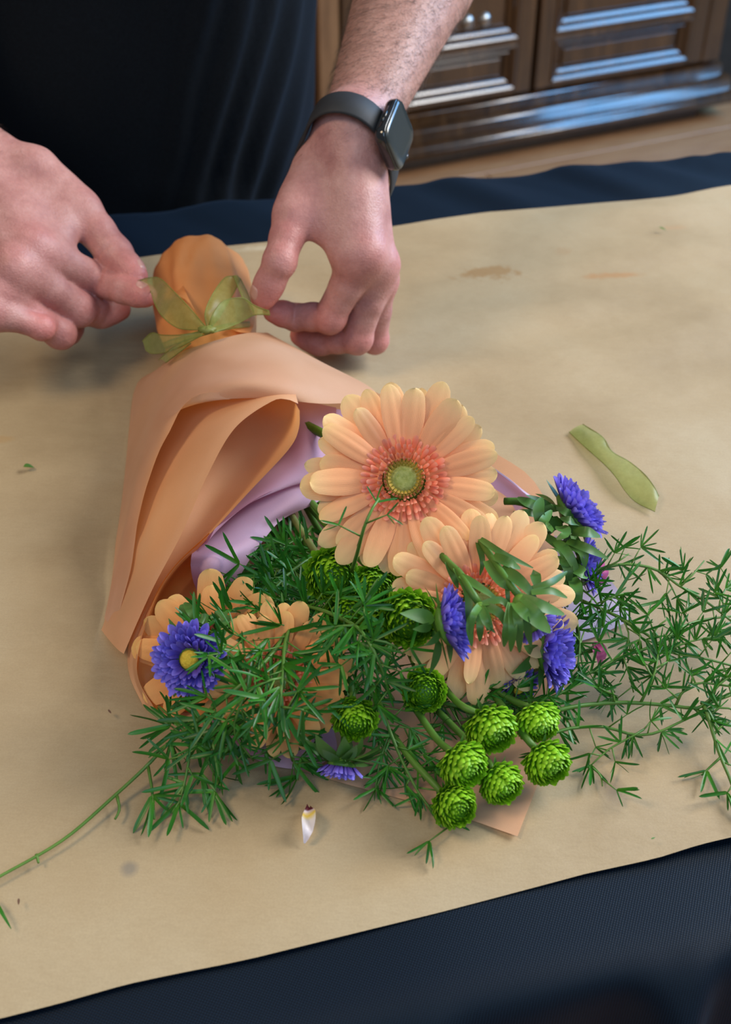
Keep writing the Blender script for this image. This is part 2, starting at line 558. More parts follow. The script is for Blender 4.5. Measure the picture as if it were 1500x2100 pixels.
# ------------------------------------------------------------------ carved cabinet
cab = thing('carved_cabinet', CB, 'dark brown carved wooden cabinet with panelled doors and stepped base', 'cabinet', rot=Matrix.Rotation(CA, 3, 'Z'))
def cpart(name, V, F, mat=None, parent=None, smooth=False):
    return put(name, mesh(name, V, F, mat or M['walnut'], smooth), parent or cab)
W0, CZ = -1.13, 1.05
cpart('carcass', *box_data(W0 + .02, -.02, .035, .5, .06, CZ))
cpart('plinth', *box_data(W0 + .03, -.03, .022, .5, 0, .062), M['walnut_dark'])
cpart('cabinet_top', *box_data(W0 - .02, .02, -.03, .52, CZ, CZ + .035, .006))

def swept(profile, path_pts):
    "profile (out, z) swept along a horizontal path of (x, y, nx, ny) corners"
    V, F = [], []
    n = len(profile)
    for (x, y, nx, ny) in path_pts:
        for (o, z) in profile:
            V.append((x + nx * o, y + ny * o, z))
    for i in range(len(path_pts) - 1):
        for k in range(n - 1):
            a = i * n + k
            F.append((a, a + n, a + n + 1, a + 1))
    return V, F

def ridge(o, z, ro, rz, k=7):
    "quarter-round step: rises from the edge inwards"
    return [(o + ro * math.cos(a), z + rz * math.sin(a)) for a in [i * math.pi / 2 / (k - 1) for i in range(k)]]
prof = [(0, .048), (.052, .048), (.058, .053)]
prof += [(.058, .070)] + ridge(.036, .070, .022, .017)
prof += [(.036, .104)] + ridge(.014, .104, .022, .017)
prof += [(.014, .137)] + ridge(-.006, .137, .020, .017) + [(-.02, .156)]
V, F = swept(prof, [(W0, .5, -1, 0), (W0, .02, -1, -1), (0, .02, 1, -1), (0, .5, 1, 0)])
cpart('base_moulding', V, F, smooth=True)
ms = cab.children[-1]
e = ms.modifiers.new('edges', 'EDGE_SPLIT'); e.split_angle = math.radians(40)

def frame_moulding(u0, u1, z0, z1, w, depth, y0):
    "stepped moulding falling from the door face into a recessed panel"
    pr = [(0, 0), (.0, -.006), (.12, -.008), (.22, -.0055), (.32, -.001), (.36, .004), (.40, .006), (.50, .003), (.62, .006), (.72, .012), (.76, .018), (.84, .017), (.92, .022), (1.0, depth)]
    V, F = [], []
    for (d, y) in pr:
        i = d * w
        V += [(u0 + i, y0 + y, z0 + i), (u1 - i, y0 + y, z0 + i), (u1 - i, y0 + y, z1 - i), (u0 + i, y0 + y, z1 - i)]
    for k in range(len(pr) - 1):
        for s in range(4):
            a, b2 = k * 4 + s, k * 4 + (s + 1) % 4
            F.append((a, b2, b2 + 4, a + 4))
    return V, F

def door(u0, u1, sides):
    z0, z1 = .160, 1.02
    d = cpart('door', *box_data(u0, u1, .020, .034, z0, z1))
    st = .044
    rails = [(z0, .170), (.280, .292), (.470, .482), (.985, z1)]
    for a, b2 in ((u0, u0 + st), (u1 - st, u1)):
        cpart('stile', *box_data(a, b2, -.002, .022, z0, z1, .003), None, d)
    for a, b2 in rails:
        cpart('rail', *box_data(u0 + st, u1 - st, 0, .022, a, b2), None, d)
    for (a, b2) in ((.170, .280), (.292, .470), (.482, .985)):
        mo = cpart('moulding', *frame_moulding(u0 + st, u1 - st, a, b2, .040, .024, .004), None, d, True)
        e = mo.modifiers.new('edges', 'EDGE_SPLIT'); e.split_angle = math.radians(30)
        cpart('panel', *box_data(u0 + st + .035, u1 - st - .035, .012, .030, a + .033, b2 - .033, .004), None, d)
    # carved bead row on the rail between the panels
    bead = mesh('bead', *ball_data(.011, 10, 7), M['brass'])
    return d

def ball_data(r, nu=12, nv=8, sc=(1, 1, 1)):
    V = [(0, 0, -r * sc[2])]; F = []
    for j in range(1, nv):
        a = -math.pi / 2 + math.pi * j / nv
        for i in range(nu):
            b2 = 2 * math.pi * i / nu
            V.append((r * sc[0] * math.cos(a) * math.cos(b2), r * sc[1] * math.cos(a) * math.sin(b2), r * sc[2] * math.sin(a)))
    V.append((0, 0, r * sc[2]))
    for i in range(nu):
        F.append((0, 1 + (i + 1) % nu, 1 + i))
        F.append((len(V) - 1, 1 + (nv - 2) * nu + i, 1 + (nv - 2) * nu + (i + 1) % nu))
    for j in range(nv - 2):
        for i in range(nu):
            a, b2 = 1 + j * nu + i, 1 + j * nu + (i + 1) % nu
            F.append((a, b2, b2 + nu, a + nu))
    return V, F

dR = door(-.556, -.064, 1)
dL = door(-1.068, -.568, 1)
cpart('corner_post', *box_data(-.060, -.004, 0, .034, .156, CZ, .004))
M['oak_mid'] = wood('mid_brown_wood', (.13, .062, .024), (.20, .098, .040), (.26, .135, .058), .45, .2)
cpart('corner_post', *box_data(W0 + .006, -1.072, 0, .034, .156, CZ, .004), M['oak_mid'])
wr = mesh('added_dark_wall', *box_data(.035, 2.3, .07, .58, 0, 2.6), M['wall'], False)  # added near-black block so the area right of the cabinet stays black
tag(put('added_dark_wall', wr, None, CABM), 'added near-black wall keeping the space right of the cabinet dark', None, None, 'structure')
knob = mesh('carved_knob', *ball_data(.016, 14, 10, (1, .8, 1)), M['brass'])
for u in (-.70, -.745, -.79):
    put('carved_knob', knob, dL, Matrix.Translation((u, .012, .345)))

# ------------------------------------------------------------------ table, cloth, kraft paper
TA = math.atan(.235)                                            # the table runs slightly askew to the view
TM = Matrix.Translation((0, 0, 0)) @ Matrix.Rotation(TA, 4, 'Z')
TI = TM.inverted()
yF = (TI @ P(850, 383)).y; yN = (TI @ P(1200, 2016)).y + .010
table = thing('work_table', TM @ Vector((0, (yF + yN) / 2, 0)), 'long work table hidden under the black cloth', 'table', rot=Matrix.Rotation(TA, 3, 'Z'))
hd = (yF - yN) / 2 - .012
put('table_top', mesh('table_top', *box_data(-1.0, 1.0, -hd, hd, TZ - .035, TZ - .004, .004), M['table_wood'], False), table)
for sx in (-.93, .93):
    for sy in (-hd + .06, hd - .06):
        put('leg', mesh('leg', *box_data(sx - .025, sx + .025, sy - .025, sy + .025, 0, TZ - .036, .003), M['table_wood'], False), table)

def cloth_mesh():
    nx, V, F = 300, [], []
    ys = [yN - .001] + list(np.linspace(yN + .012, yF - .012, 70)) + [yF]
    prof_near = [(-.004, -.42), (-.010, -.34), (-.004, -.26), (-.008, -.18), (-.004, -.13), (-.004, -.10), (-.004, -.075), (-.004, -.05), (-.003, -.035), (-.003, -.02), (-.001, -.006)]
    rows = [(yN + o, z, 1) for o, z in prof_near] + [(y, 0, 0) for y in ys] + [(yF - o, z, 2) for o, z in reversed(prof_near)]
    for (y, z, drop) in rows:
        for i in range(nx):
            x = -1.04 + 2.08 * i / (nx - 1)
            q = Vector((x, y, 0))
            dx = dy = dz = 0.0
            if drop:
                k = min(1, -z / .2)
                f = math.sin(x * 26 + 3 * noise.noise(Vector((x * 5, drop * 9, 0)))) * .5 + noise.noise(Vector((x * 14, z * 3, drop)))
                dy = (.032 * k) * (f - .25) * (-1 if drop == 1 else 1) - (.010 if drop == 1 else -.010)
                if drop == 1:
                    dy -= .22 * min(-z, .12) + .06 * max(0, -z - .12)
                    for x0, sl, am in ((.235, .35, .016), (.205, -.30, .012), (.30, .2, .010), (.10, .3, .010)):
                        dy -= am * min(1, -z / .03) * math.exp(-((x - x0 - z * sl) / .010) ** 2)
            # shallow diagonal folds in the far strip, soft bumps in the near strip
            far = max(0, min(1, (y - (yF - .16)) / .10)) if not drop else (1 if drop == 2 else 0)
            w = noise.noise(Vector(((x + (y - yF) * .9) * 13, (y - yF) * 2.0, 4.2)))
            w2 = noise.noise(Vector(((x + (y - yF) * .7) * 26, (y - yF) * 3.0, 8.2)))
            if not drop or drop == 2:
                dz += far * max(0, .0030 + .0060 * w + .0036 * w2) if drop != 2 else .0
                if y > yF - .03 and not drop: dy += .007 * noise.noise(Vector((x * 22, 1, 0))) + .003 * noise.noise(Vector((x * 60, 3, 0)))
            near = max(0, min(1, (yN + .20 - y) / .14))
            if not drop:
                v = noise.noise(Vector(((x - (y - yN) * .35) * 9, (y - yN) * 1.2, 1.7)))
                dz += near * .0028 * v + .0012 * noise.noise(Vector((x * 8, y * 8, 2)))
                dz -= .003
            V.append(TM @ Vector((x + dx, y + dy, TZ + z + dz + (.004 if not drop else .002))))
    nr = len(rows)
    for j in range(nr - 1):
        for i in range(nx - 1):
            a = j * nx + i
            F.append((a, a + 1, a + nx + 1, a + nx))
    return mesh('black_tablecloth', V, F, M['cloth'])
cl = put('black_tablecloth', cloth_mesh())
tag(cl, 'black woven tablecloth draped over the work table under the brown paper', 'tablecloth')
sm = cl.modifiers.new('smooth', 'SUBSURF'); sm.levels = 1; sm.render_levels = 1

def kraft_z(x, y):
    "local table coordinates -> rise of the paper above the table"
    a = noise.noise(Vector((x * 3.5, y * 7, 0))) * .0024
    b = noise.noise(Vector(((x + y * .3) * 6, y * 26, 5))) * .0016
    left = max(0, min(1, (-.08 - x) / .15))
    c = left * noise.noise(Vector((x * 5, y * 34, 9))) * .0036
    r = max(0, min(1, (x - .15) / .2)) * max(0, min(1, (y - .5) / .2)) * noise.noise(Vector(((x + y) * 9, (y - x * .2) * 16, 3))) * .0042
    return .0068 + a + b + c + r

def kraft_mesh():
    a0, a1 = TI @ P(270, 545), TI @ P(1500, 395)
    b0, b1 = TI @ P(0, 2098), TI @ P(1500, 1730)
    nx, ny, V, F = 230, 150, [], []
    far_px = [(0, 572), (270, 545), (420, 526), (560, 512), (800, 479), (1000, 449), (1140, 437), (1300, 424), (1400, 412), (1500, 394)]
    near_px = [(0, 2098), (130, 2065), (260, 2030), (520, 1975), (700, 1930), (900, 1880), (1080, 1832), (1200, 1800), (1350, 1768), (1430, 1745), (1500, 1730)]
    fl = [TI @ P(*q) for q in far_px]; nl = [TI @ P(*q) for q in near_px]
    fx, fy = [p.x for p in fl], [p.y for p in fl]
    gx, gy = [p.x for p in nl], [p.y for p in nl]
    for j in range(ny):
        v = j / (ny - 1)
        for i in range(nx):
            x = -.98 + 1.96 * i / (nx - 1)
            yf = float(np.interp(x, fx, fy)); yn = float(np.interp(x, gx, gy))
            y = yn + (yf - yn) * v
            z = kraft_z(x, y)
            e = min(v, 1 - v)
            z -= .0030 * max(0, 1 - v / .05) ** 1.5
            z += .004 * max(0, 1 - e / .03) * max(0, noise.noise(Vector((x * 9, v * 3, 7)))) 
            V.append(TM @ Vector((x, y, TZ + z)))
    for j in range(ny - 1):
        for i in range(nx - 1):
            a = j * nx + i
            F.append((a, a + 1, a + nx + 1, a + nx))
    return mesh('kraft_paper_sheet', V, F, M['kraft'])
kr = put('kraft_paper_sheet', kraft_mesh())
tag(kr, 'wide sheet of wrinkled brown kraft paper covering the table', 'paper')
KZ = .0075
# ------------------------------------------------------------------ person: arms and hands as distance fields
def surface_nets(f, org, h):
    ins = f < 0
    nx, ny, nz = f.shape
    cs = [(i, j, k) for i in (0, 1) for j in (0, 1) for k in (0, 1)]
    sl = lambda a, c: a[c[0]:nx - 1 + c[0], c[1]:ny - 1 + c[1], c[2]:nz - 1 + c[2]]
    cnt = sum(sl(ins, c).astype(np.int8) for c in cs)
    act = (cnt > 0) & (cnt < 8)
    ii = np.argwhere(act)
    n = len(ii)
    idx = -np.ones(act.shape, dtype=np.int64)
    idx[act] = np.arange(n)
    val = {c: f[ii[:, 0] + c[0], ii[:, 1] + c[1], ii[:, 2] + c[2]] for c in cs}
    acc = np.zeros((n, 3)); m = np.zeros(n)
    for c in cs:
        for ax in range(3):
            if c[ax] == 0:
                d = list(c); d[ax] = 1; d = tuple(d)
                a, b = val[c], val[d]
                x = (a < 0) != (b < 0)
                t = np.where(x, a / np.where(x, a - b, 1), 0)
                p = np.tile(np.array(c, float), (n, 1)); p[:, ax] += t
                acc += p * x[:, None]; m += x
    V = (ii + acc / m[:, None]) * h + org
    Q = []
    for ax in range(3):
        o1, o2 = (ax + 1) % 3, (ax + 2) % 3
        s0 = [slice(None)] * 3; s1 = [slice(None)] * 3
        s0[ax] = slice(0, -1); s1[ax] = slice(1, None)
        a, b = ins[tuple(s0)], ins[tuple(s1)]
        for flip, msk in ((False, a & ~b), (True, ~a & b)):
            e = np.argwhere(msk)
            e = e[(e[:, o1] > 0) & (e[:, o2] > 0) & (e[:, o1] < f.shape[o1] - 1) & (e[:, o2] < f.shape[o2] - 1)]
            q = []
            for d1, d2 in ((-1, -1), (0, -1), (0, 0), (-1, 0)):
                c = e.copy(); c[:, o1] += d1; c[:, o2] += d2
                q.append(idx[c[:, 0], c[:, 1], c[:, 2]])
            q = np.stack(q, 1)
            if flip: q = q[:, ::-1]
            Q.append(q)
    Q = np.concatenate(Q)
    Q = Q[(Q >= 0).all(1)]
    return V, Q

class Field:
    BIG = 0.05
    def __init__(self, lo, hi, h):
        self.h = h; self.org = np.array(lo, float)
        self.n = np.ceil((np.array(hi) - np.array(lo)) / h).astype(int) + 1
        self.ax = [(self.org[i] + np.arange(self.n[i]) * h).astype(np.float32) for i in range(3)]
    def blank(self):
        return np.full(self.n, self.BIG, np.float32)
    def cone(self, f, a, b, ra, rb, k=.004, flat=None, pad=.02):
        "smooth-union a tapered capsule into f; flat=(axis vector, factor) squashes it along an axis"
        a = np.array(a, np.float32); b = np.array(b, np.float32)
        r = max(ra, rb) + pad
        lo = np.minimum(a, b) - r; hi = np.maximum(a, b) + r
        i0 = np.clip(((lo - self.org) / self.h).astype(int), 0, self.n - 1); i1 = np.clip(((hi - self.org) / self.h).astype(int) + 2, 1, self.n)
        if (i1 <= i0).any(): return f
        s = tuple(slice(i0[i], i1[i]) for i in range(3))
        X = self.ax[0][s[0]][:, None, None]; Y = self.ax[1][s[1]][None, :, None]; Z = self.ax[2][s[2]][None, None, :]
        ab = b - a; L2 = float(ab @ ab) + 1e-9
        px, py, pz = X - a[0], Y - a[1], Z - a[2]
        t = np.clip((px * ab[0] + py * ab[1] + pz * ab[2]) / L2, 0, 1)
        dx, dy, dz = px - t * ab[0], py - t * ab[1], pz - t * ab[2]
        if flat is not None:
            n, q = flat
            w = (dx * n[0] + dy * n[1] + dz * n[2]) * (1 / q - 1)
            dx, dy, dz = dx + w * n[0], dy + w * n[1], dz + w * n[2]
        d = np.sqrt(dx * dx + dy * dy + dz * dz) - (ra + (rb - ra) * t)
        if flat is not None:
            d = d * (.5 + .5 * flat[1])
        g = f[s]
        hh = np.maximum(k - np.abs(g - d), 0) / k
        f[s] = np.minimum(g, d) - hh * hh * k * .25
        return f
    def carve(self, f, c, axis, r, amp, sig, offs):
        "shallow creases across a finger"
        c = np.array(c); axis = np.array(axis)
        lo = c - r * 1.8; hi = c + r * 1.8
        i0 = np.clip(((lo - self.org) / self.h).astype(int), 0, self.n - 1); i1 = np.clip(((hi - self.org) / self.h).astype(int) + 2, 1, self.n)
        s = tuple(slice(i0[i], i1[i]) for i in range(3))
        X = self.ax[0][s[0]][:, None, None] - c[0]; Y = self.ax[1][s[1]][None, :, None] - c[1]; Z = self.ax[2][s[2]][None, None, :] - c[2]
        ax_ = X * axis[0] + Y * axis[1] + Z * axis[2]
        rr = np.sqrt(X * X + Y * Y + Z * Z)
        fall = np.clip(1.6 - rr / r, 0, 1)
        for o, am in offs:
            f[s] += (amp * am * np.exp(-((ax_ - o) / sig) ** 2) * fall).astype(np.float32)

def smin(a, b, k):
    h = np.maximum(k - np.abs(a - b), 0) / k
    return np.minimum(a, b) - h * h * k * .25

def build_arm(S, h=.0015):
    "S: dict of joints; returns verts, quads"
    pts = [p for q in S['fingers'] for p in q['j']] + [S['W'], S['F1'], S['E']]
    pad = .075
    lo = [min(p[i] for p in pts[:-2] + [S['F1']]) - .06 for i in range(3)]
    hi = [max(p[i] for p in pts[:-2] + [S['F1']]) + .06 for i in range(3)]
    G = Field(lo, hi, h)
    W, nrm, row = S['W'], S['pn'], S['row']
    base = G.blank()
    ax = (S['F1'] - W).normalized()
    lat = S['wlat']
    # forearm: two bones side by side under one skin
    w0, w1 = S['wr'], S['fr']
    for sgn in (-1, 1):
        off0 = lat * sgn * S['wo'][0]; off1 = lat * sgn * S['wo'][1]
        G.cone(base, W + off0, S['F1'] + off1 + ax * .05, w0, w1 + (w1 - w0) * .3, .02, pad=.03)
    for m in S['fore_extra']:
        G.cone(base, *m, k=.02, pad=.03)
    # palm
    for i, q in enumerate(S['fingers'][1:]):
        m0 = q['j'][0]
        b0 = W + row * S['carp'][i]
        G.cone(base, b0, m0 + nrm * -.003, .0145, q['r'][0] * 1.10, .014)
        G.cone(base, b0 - nrm * .007, m0 - nrm * .011, .014, q['r'][0] * 1.08, .014)
        G.cone(base, m0 + nrm * .0015, m0 + nrm * .0015, q['r'][0] * 1.0, q['r'][0] * 1.0, .007)
        G.cone(base, b0.lerp(m0, .25) + nrm * .0125, m0 + nrm * .0085, .002, .0028, .006)
    th = S['fingers'][0]
    G.cone(base, W + row * S['carp'][0] * 1.15, th['j'][0], .0155, .0165, .016)
    G.cone(base, th['j'][0], th['j'][1], .0175, .0140, .014)
    i0 = S['fingers'][1]['j'][0]
    # web between thumb and index finger
    G.cone(base, th['j'][0].lerp(th['j'][1], .55), W.lerp(i0, .60), .0125, .0125, .016)
    G.cone(base, th['j'][0].lerp(th['j'][1], .85), W.lerp(i0, .78), .0075, .0085, .014)
    for m in S.get('palm_extra', []):
        G.cone(base, *m, k=.012)
    tot = base.copy()
    for fi, q in enumerate(S['fingers']):
        f = G.blank()
        j, r = q['j'], q['r']
        st = 1 if fi == 0 else 0
        n = len(j)
        for i in range(st, n - 1):
            mid = j[i].lerp(j[i + 1], .5)
            rm = (r[i] + r[i + 1]) * .5 * (.985 if i > st else 1.0)
            G.cone(f, j[i], mid, r[i], rm, .003)
            G.cone(f, mid, j[i + 1], rm, r[i + 1], .003)
        # pad of the finger tip and knuckle bulk
        d = (j[-1] - j[-2]).normalized()
        G.cone(f, j[-1] - d * .008, j[-1] - d * .008, r[-1] * 1.09, r[-1] * 1.09, .004)
        dn = q['dorsal']
        for i in range(st + 1, n - 1):
            G.cone(f, j[i] + dn[i] * r[i] * .22, j[i] + dn[i] * r[i] * .22, r[i] * .93, r[i] * .93, .005)
            a = (j[i + 1] - j[i - 1]).normalized()
            G.carve(f, j[i] + dn[i] * r[i], a, r[i] * .95, .00085, .0010, [(-.0045, .7), (-.0015, 1), (.0015, 1), (.0045, .7)])
            # crease on the inside of the bend
            G.carve(f, j[i] - dn[i] * r[i] * 1.05, a, r[i] * .9, .0016, .0012, [(0, 1)])
        tot = np.minimum(tot, smin(base, f, .007))
    V, Q = surface_nets(tot, G.org, G.h)
    # relax the grid pattern a little
    for _ in range(2):
        acc = np.zeros_like(V); cn = np.zeros(len(V))
        for a, b in ((0, 1), (1, 2), (2, 3), (3, 0)):
            np.add.at(acc, Q[:, a], V[Q[:, b]]); np.add.at(cn, Q[:, a], 1)
            np.add.at(acc, Q[:, b], V[Q[:, a]]); np.add.at(cn, Q[:, b], 1)
        V = V * .5 + acc / cn[:, None] * .5
    red = np.zeros(len(V))
    for q in S['fingers']:
        for i, p in enumerate(q['j']):
            amt = [.9, .95, .6, .8, .8][i] if q is not S['fingers'][0] else [.1, .55, .6, .8][i]
            sg = .011 if i < len(q['j']) - 1 else .014
            red = np.maximum(red, amt * np.exp(-(((V - np.array(p)) ** 2).sum(1)) / (sg * 1.25) ** 2))
        for a, b in zip(q['j'][1:], q['j'][2:]):
            mid = np.array((a + b) / 2)
            red = np.maximum(red, .5 * np.exp(-(((V - mid) ** 2).sum(1)) / .016 ** 2))
    axn = np.array(ax)
    arm = np.clip(((V - np.array(W)) @ axn + .01) / .05, 0, 1)
    return V, Q, red, arm

def dorsals(j, hint):
    out = []
    for i in range(len(j)):
        a = j[max(i - 1, 0)]; b = j[min(i + 1, len(j) - 1)]
        d = (b - a).normalized()
        if 0 < i < len(j) - 1:
            v = j[i] - (j[i - 1] + j[i + 1]) / 2
            v = v + hint * .004
        else:
            v = hint.copy()
        v = v - d * v.dot(d)
        out.append(v.normalized())
    return out

def finger(j, r, hint):
    return dict(j=j, r=r, dorsal=dorsals(j, hint))

# --- the arm with the watch (right in the picture)
def watch_arm():
    W = P(730, 264, .182)
    I0 = J(W, 748, 520, .099, -1)
    M0 = J(I0, 779, 543, .0215, 1)
    R0 = J(M0, 779, 575, .020, 1)
    K0 = J(R0, 762, 598, .019, 1)
    row = (R0 - I0).normalized()
    nrm = (I0 - W).cross(row)
    nrm = nrm - row * nrm.dot(row); nrm.normalize()
    if nrm.dot(RGT) < 0: nrm = -nrm
    I1 = J(I0, 676, 650, .058, 1); I2 = J(I1, 606, 650, .030, 1); I3 = J(I2, 562, 639, .020, -1)
    M1 = J(M0, 732, 694, .062, 1); M2 = J(M1, 655, 700, .034, 1); M3 = J(M2, 617, 688, .018, 1)
    R1 = J(R0, 768, 696, .055, 1); R2 = J(R1, 715, 706, .032, 1); R3 = J(R2, 690, 700, .018, 1)
    K1 = J(K0, 765, 690, .044, 1); K2 = J(K1, 735, 712, .024, 1); K3 = J(K2, 715, 712, .016, 1)
    for p_ in (R1, R2, R3, K1, K2, K3): p_.z = max(p_.z, TZ + .021)
    T0 = J(W, 652, 352, .040, -1); T1 = J(T0, 602, 440, .046, -1); T2 = J(T1, 574, 536, .040, -1); T3 = J(T2, 541, 607, .029, 1)
    F1 = J(W, 834, 10, .150, 1)
    lat = RGT * .55 + row * .2 - FWD * .1
    ax = (F1 - W).normalized()
    lat = RGT - ax * RGT.dot(ax); lat.normalize()
    hp = cdir(.3, .2, .9)
    S = dict(W=W, F1=F1, E=F1 + ax * .12, pn=nrm, row=row, wlat=lat, wr=.0188, fr=.035, wo=(.0065, .010), carp=[-.011, -.003, .005, .012],
             fingers=[finger([T0, T1, T2, T3], [.0165, .0132, .0120, .0102], cdir(-.5, .1, .8)),
                      finger([I0, I1, I2, I3], [.0140, .0118, .0102, .0087], cdir(.4, -.5, .7)),
                      finger([M0, M1, M2, M3], [.0130, .0114, .0102, .0088], cdir(.4, -.7, .5)),
                      finger([R0, R1, R2, R3], [.0122, .0106, .0096, .0084], cdir(.6, -.7, .3)),
                      finger([K0, K1, K2, K3], [.0100, .0085, .0076, .0068], cdir(.6, -.7, .1))],
             fore_extra=[(W, W + (I0 - W) * .25, .0195, .0195)],
             palm_extra=[(T1.lerp(T2, .06), I0.lerp(I1, .02), .0078, .0088), (T1.lerp(T0, .25), W.lerp(I0, .88), .010, .011)])
    S['ax'] = ax
    return S

def other_arm():
    I3 = P(298, 606, .080)
    I2 = J(I3, 256, 594, .022, 1); I1 = J(I2, 195, 572, .031, 1); I0 = J(I1, 66, 512, .060, -1)
    M0 = J(I0, 28, 550, .0225, -1)
    R0 = J(M0, -8, 600, .0205, -1); K0 = J(R0, -40, 632, .019, -1)
    W = J(I0, -42, 352, .104, 1)
    M1 = J(M0, 160, 632, .064, 1); M2 = J(M1, 206, 640, .028, 1); M3 = J(M2, 244, 634, .018, 1)
    R1 = J(R0, 122, 682, .060, 1); R2 = J(R1, 138, 678, .028, 1); R3 = J(R2, 150, 668, .018, 1)
    K1 = J(K0, 85, 672, .046, 1); K2 = J(K1, 100, 660, .022, 1); K3 = J(K2, 110, 650, .016, 1)
    T3 = P(276, 566, .086)
    T2 = J(T3, 233, 520, .029, 1); T1 = J(T2, 168, 432, .044, 1); T0 = J(T1, 70, 352, .048, 1)
    row = (R0 - I0).normalized()
    nrm = (I0 - W).cross(row); nrm.normalize()
    if nrm.dot(cdir(0, .3, 1)) < 0: nrm = -nrm
    F1 = J(W, -210, 150, .150, 1)
    ax = (F1 - W).normalized()
    lat = cdir(.7, .7, 0); lat = lat - ax * lat.dot(ax); lat.normalize()
    S = dict(W=W, F1=F1, E=F1 + ax * .12, pn=nrm, row=row, wlat=lat, wr=.0215, fr=.037, wo=(.010, .012), carp=[-.014, -.004, .006, .014],
             fingers=[finger([T0, T1, T2, T3], [.0165, .0148, .0138, .0104], cdir(.5, .6, .6)),
                      finger([I0, I1, I2, I3], [.0145, .0130, .0112, .0092], cdir(.2, .3, .9)),
                      finger([M0, M1, M2, M3], [.0145, .0135, .0116, .0096], cdir(.2, 0, .9)),
                      finger([R0, R1, R2, R3], [.0132, .0118, .0104, .0090], cdir(.2, -.2, .9)),
                      finger([K0, K1, K2, K3], [.0100, .0088, .0078, .0068], cdir(0, -.4, .8))],
             fore_extra=[(W, W + (I0 - W) * .25, .0205, .0195)],
             palm_extra=[(T1.lerp(T0, .15), I0.lerp(I1, .22), .010, .0105), (T1.lerp(T0, .0), I0.lerp(I1, .40), .0055, .006)])
    S['ax'] = ax
    return S

SA, SB = watch_arm(), other_arm()
VA, QA, redA, armA = build_arm(SA)
VB, QB, redB, armB = build_arm(SB)

# torso frame: he faces the table edge
TORC = Vector((-.254, 1.318, 0)); TORA = math.atan(.213)
TORM = Matrix.Translation(TORC) @ Matrix.Rotation(TORA, 4, 'Z')

def coarse_body():
    G = Field((-.95, .95, .0), (.45, 1.75, 1.62), .012)
    f = G.blank(); G.BIG = .05
    def w(x, y, z): return TORM @ Vector((x, y, z))
    lat = (TORM.to_3x3() @ Vector((1, 0, 0)))
    fb = TORM.to_3x3() @ Vector((0, 1, 0))
    for z0, z1, r0, r1 in ((.86, 1.0, .150, .150), (1.0, 1.2, .150, .158), (1.2, 1.36, .158, .135)):
        for sx in (-1, 1):
            G.cone(f, w(sx * .035, 0, z0), w(sx * (.035 + (z1 - 1) * .06), .0, z1), r0 * .82, r1 * .82, .05, pad=.06)
    sh = {}
    for sx, S in ((1, SA), (-1, SB)):
        s = w(sx * .20, .02, 1.40)
        sh[sx] = s
        el = S['F1'] + S['ax'] * .10
        G.cone(f, w(sx * .10, .01, 1.40), s, .075, .062, .05, pad=.06)
        G.cone(f, s, el, .058, .050, .03, pad=.05)
        G.cone(f, el, S['F1'] + S['ax'] * .035, .050, .049, .02, pad=.05)
        G.cone(f, S['F1'] + S['ax'] * .035, S['F1'], .047, .030, .01, pad=.05)
        hip = w(sx * .09, 0, .88); kn = w(sx * .10, -.01, .48); an = w(sx * .11, .02, .09)
        G.cone(f, hip, kn, .090, .060, .05, pad=.06); G.cone(f, kn, an, .056, .036, .03, pad=.05)
    G.cone(f, w(0, .0, 1.40), w(0, -.01, 1.50), .062, .055, .04, pad=.05)
    V, Q = surface_nets(f, G.org, G.h)
    return V, Q
VC, QC = coarse_body()
def islands(V, Q):
    lab = np.arange(len(V))
    while True:
        m = lab[Q].min(1)
        new = lab.copy()
        for k in range(4): np.minimum.at(new, Q[:, k], m)
        new = new[new]
        if (new == lab).all(): return lab
        lab = new
def largest(V, Q, *att):
    lab = islands(V, Q)
    u, c = np.unique(lab, return_counts=True)
    keep = lab == u[c.argmax()]
    mp = np.cumsum(keep) - 1
    return (V[keep], mp[Q[keep[Q].all(1)]], *[a[keep] for a in att])
VA, QA, redA, armA = largest(VA, QA, redA, armA)
VB, QB, redB, armB = largest(VB, QB, redB, armB)
VC, QC = largest(VC, QC)
def rim(Q):
    e = np.concatenate([Q[:, [0, 1]], Q[:, [1, 2]], Q[:, [2, 3]], Q[:, [3, 0]]])
    s = np.sort(e, 1); _, i, c = np.unique(s, axis=0, return_index=True, return_counts=True)
    return e[i[c == 1]]
def seam(V, Q, off):
    "close the cut end of the forearm onto the upper arm"
    out = []
    for a, b in rim(Q):
        k = int(((VC - (V[a] + V[b]) / 2) ** 2).sum(1).argmin())
        out.append((int(b) + off, int(a) + off, k + len(VA) + len(VB)))
    return out
SEAM = seam(VA, QA, 0) + seam(VB, QB, len(VA))
VV = np.concatenate([VA, VB, VC]); QQ = np.concatenate([QA, QB + len(VA), QC + len(VA) + len(VB)])
body_me = bpy.data.meshes.new('person')
body_me.from_pydata(VV.tolist(), [], QQ.tolist() + SEAM)
body_me.polygons.foreach_set('use_smooth', [True] * len(body_me.polygons))
z_ = np.zeros(len(VC))
for k, vals in (('red', np.concatenate([redA, redB, z_])), ('arm', np.concatenate([armA, armB, z_ + 1]))):
    a = body_me.attributes.new(k, 'FLOAT', 'POINT'); a.data.foreach_set('value', vals.astype(np.float32))
body_me.materials.append(M['skin'])
body_me.update()
person = put('person', body_me)
tag(person, 'person in a black t-shirt leaning at the table tying a ribbon with both hands', 'person')

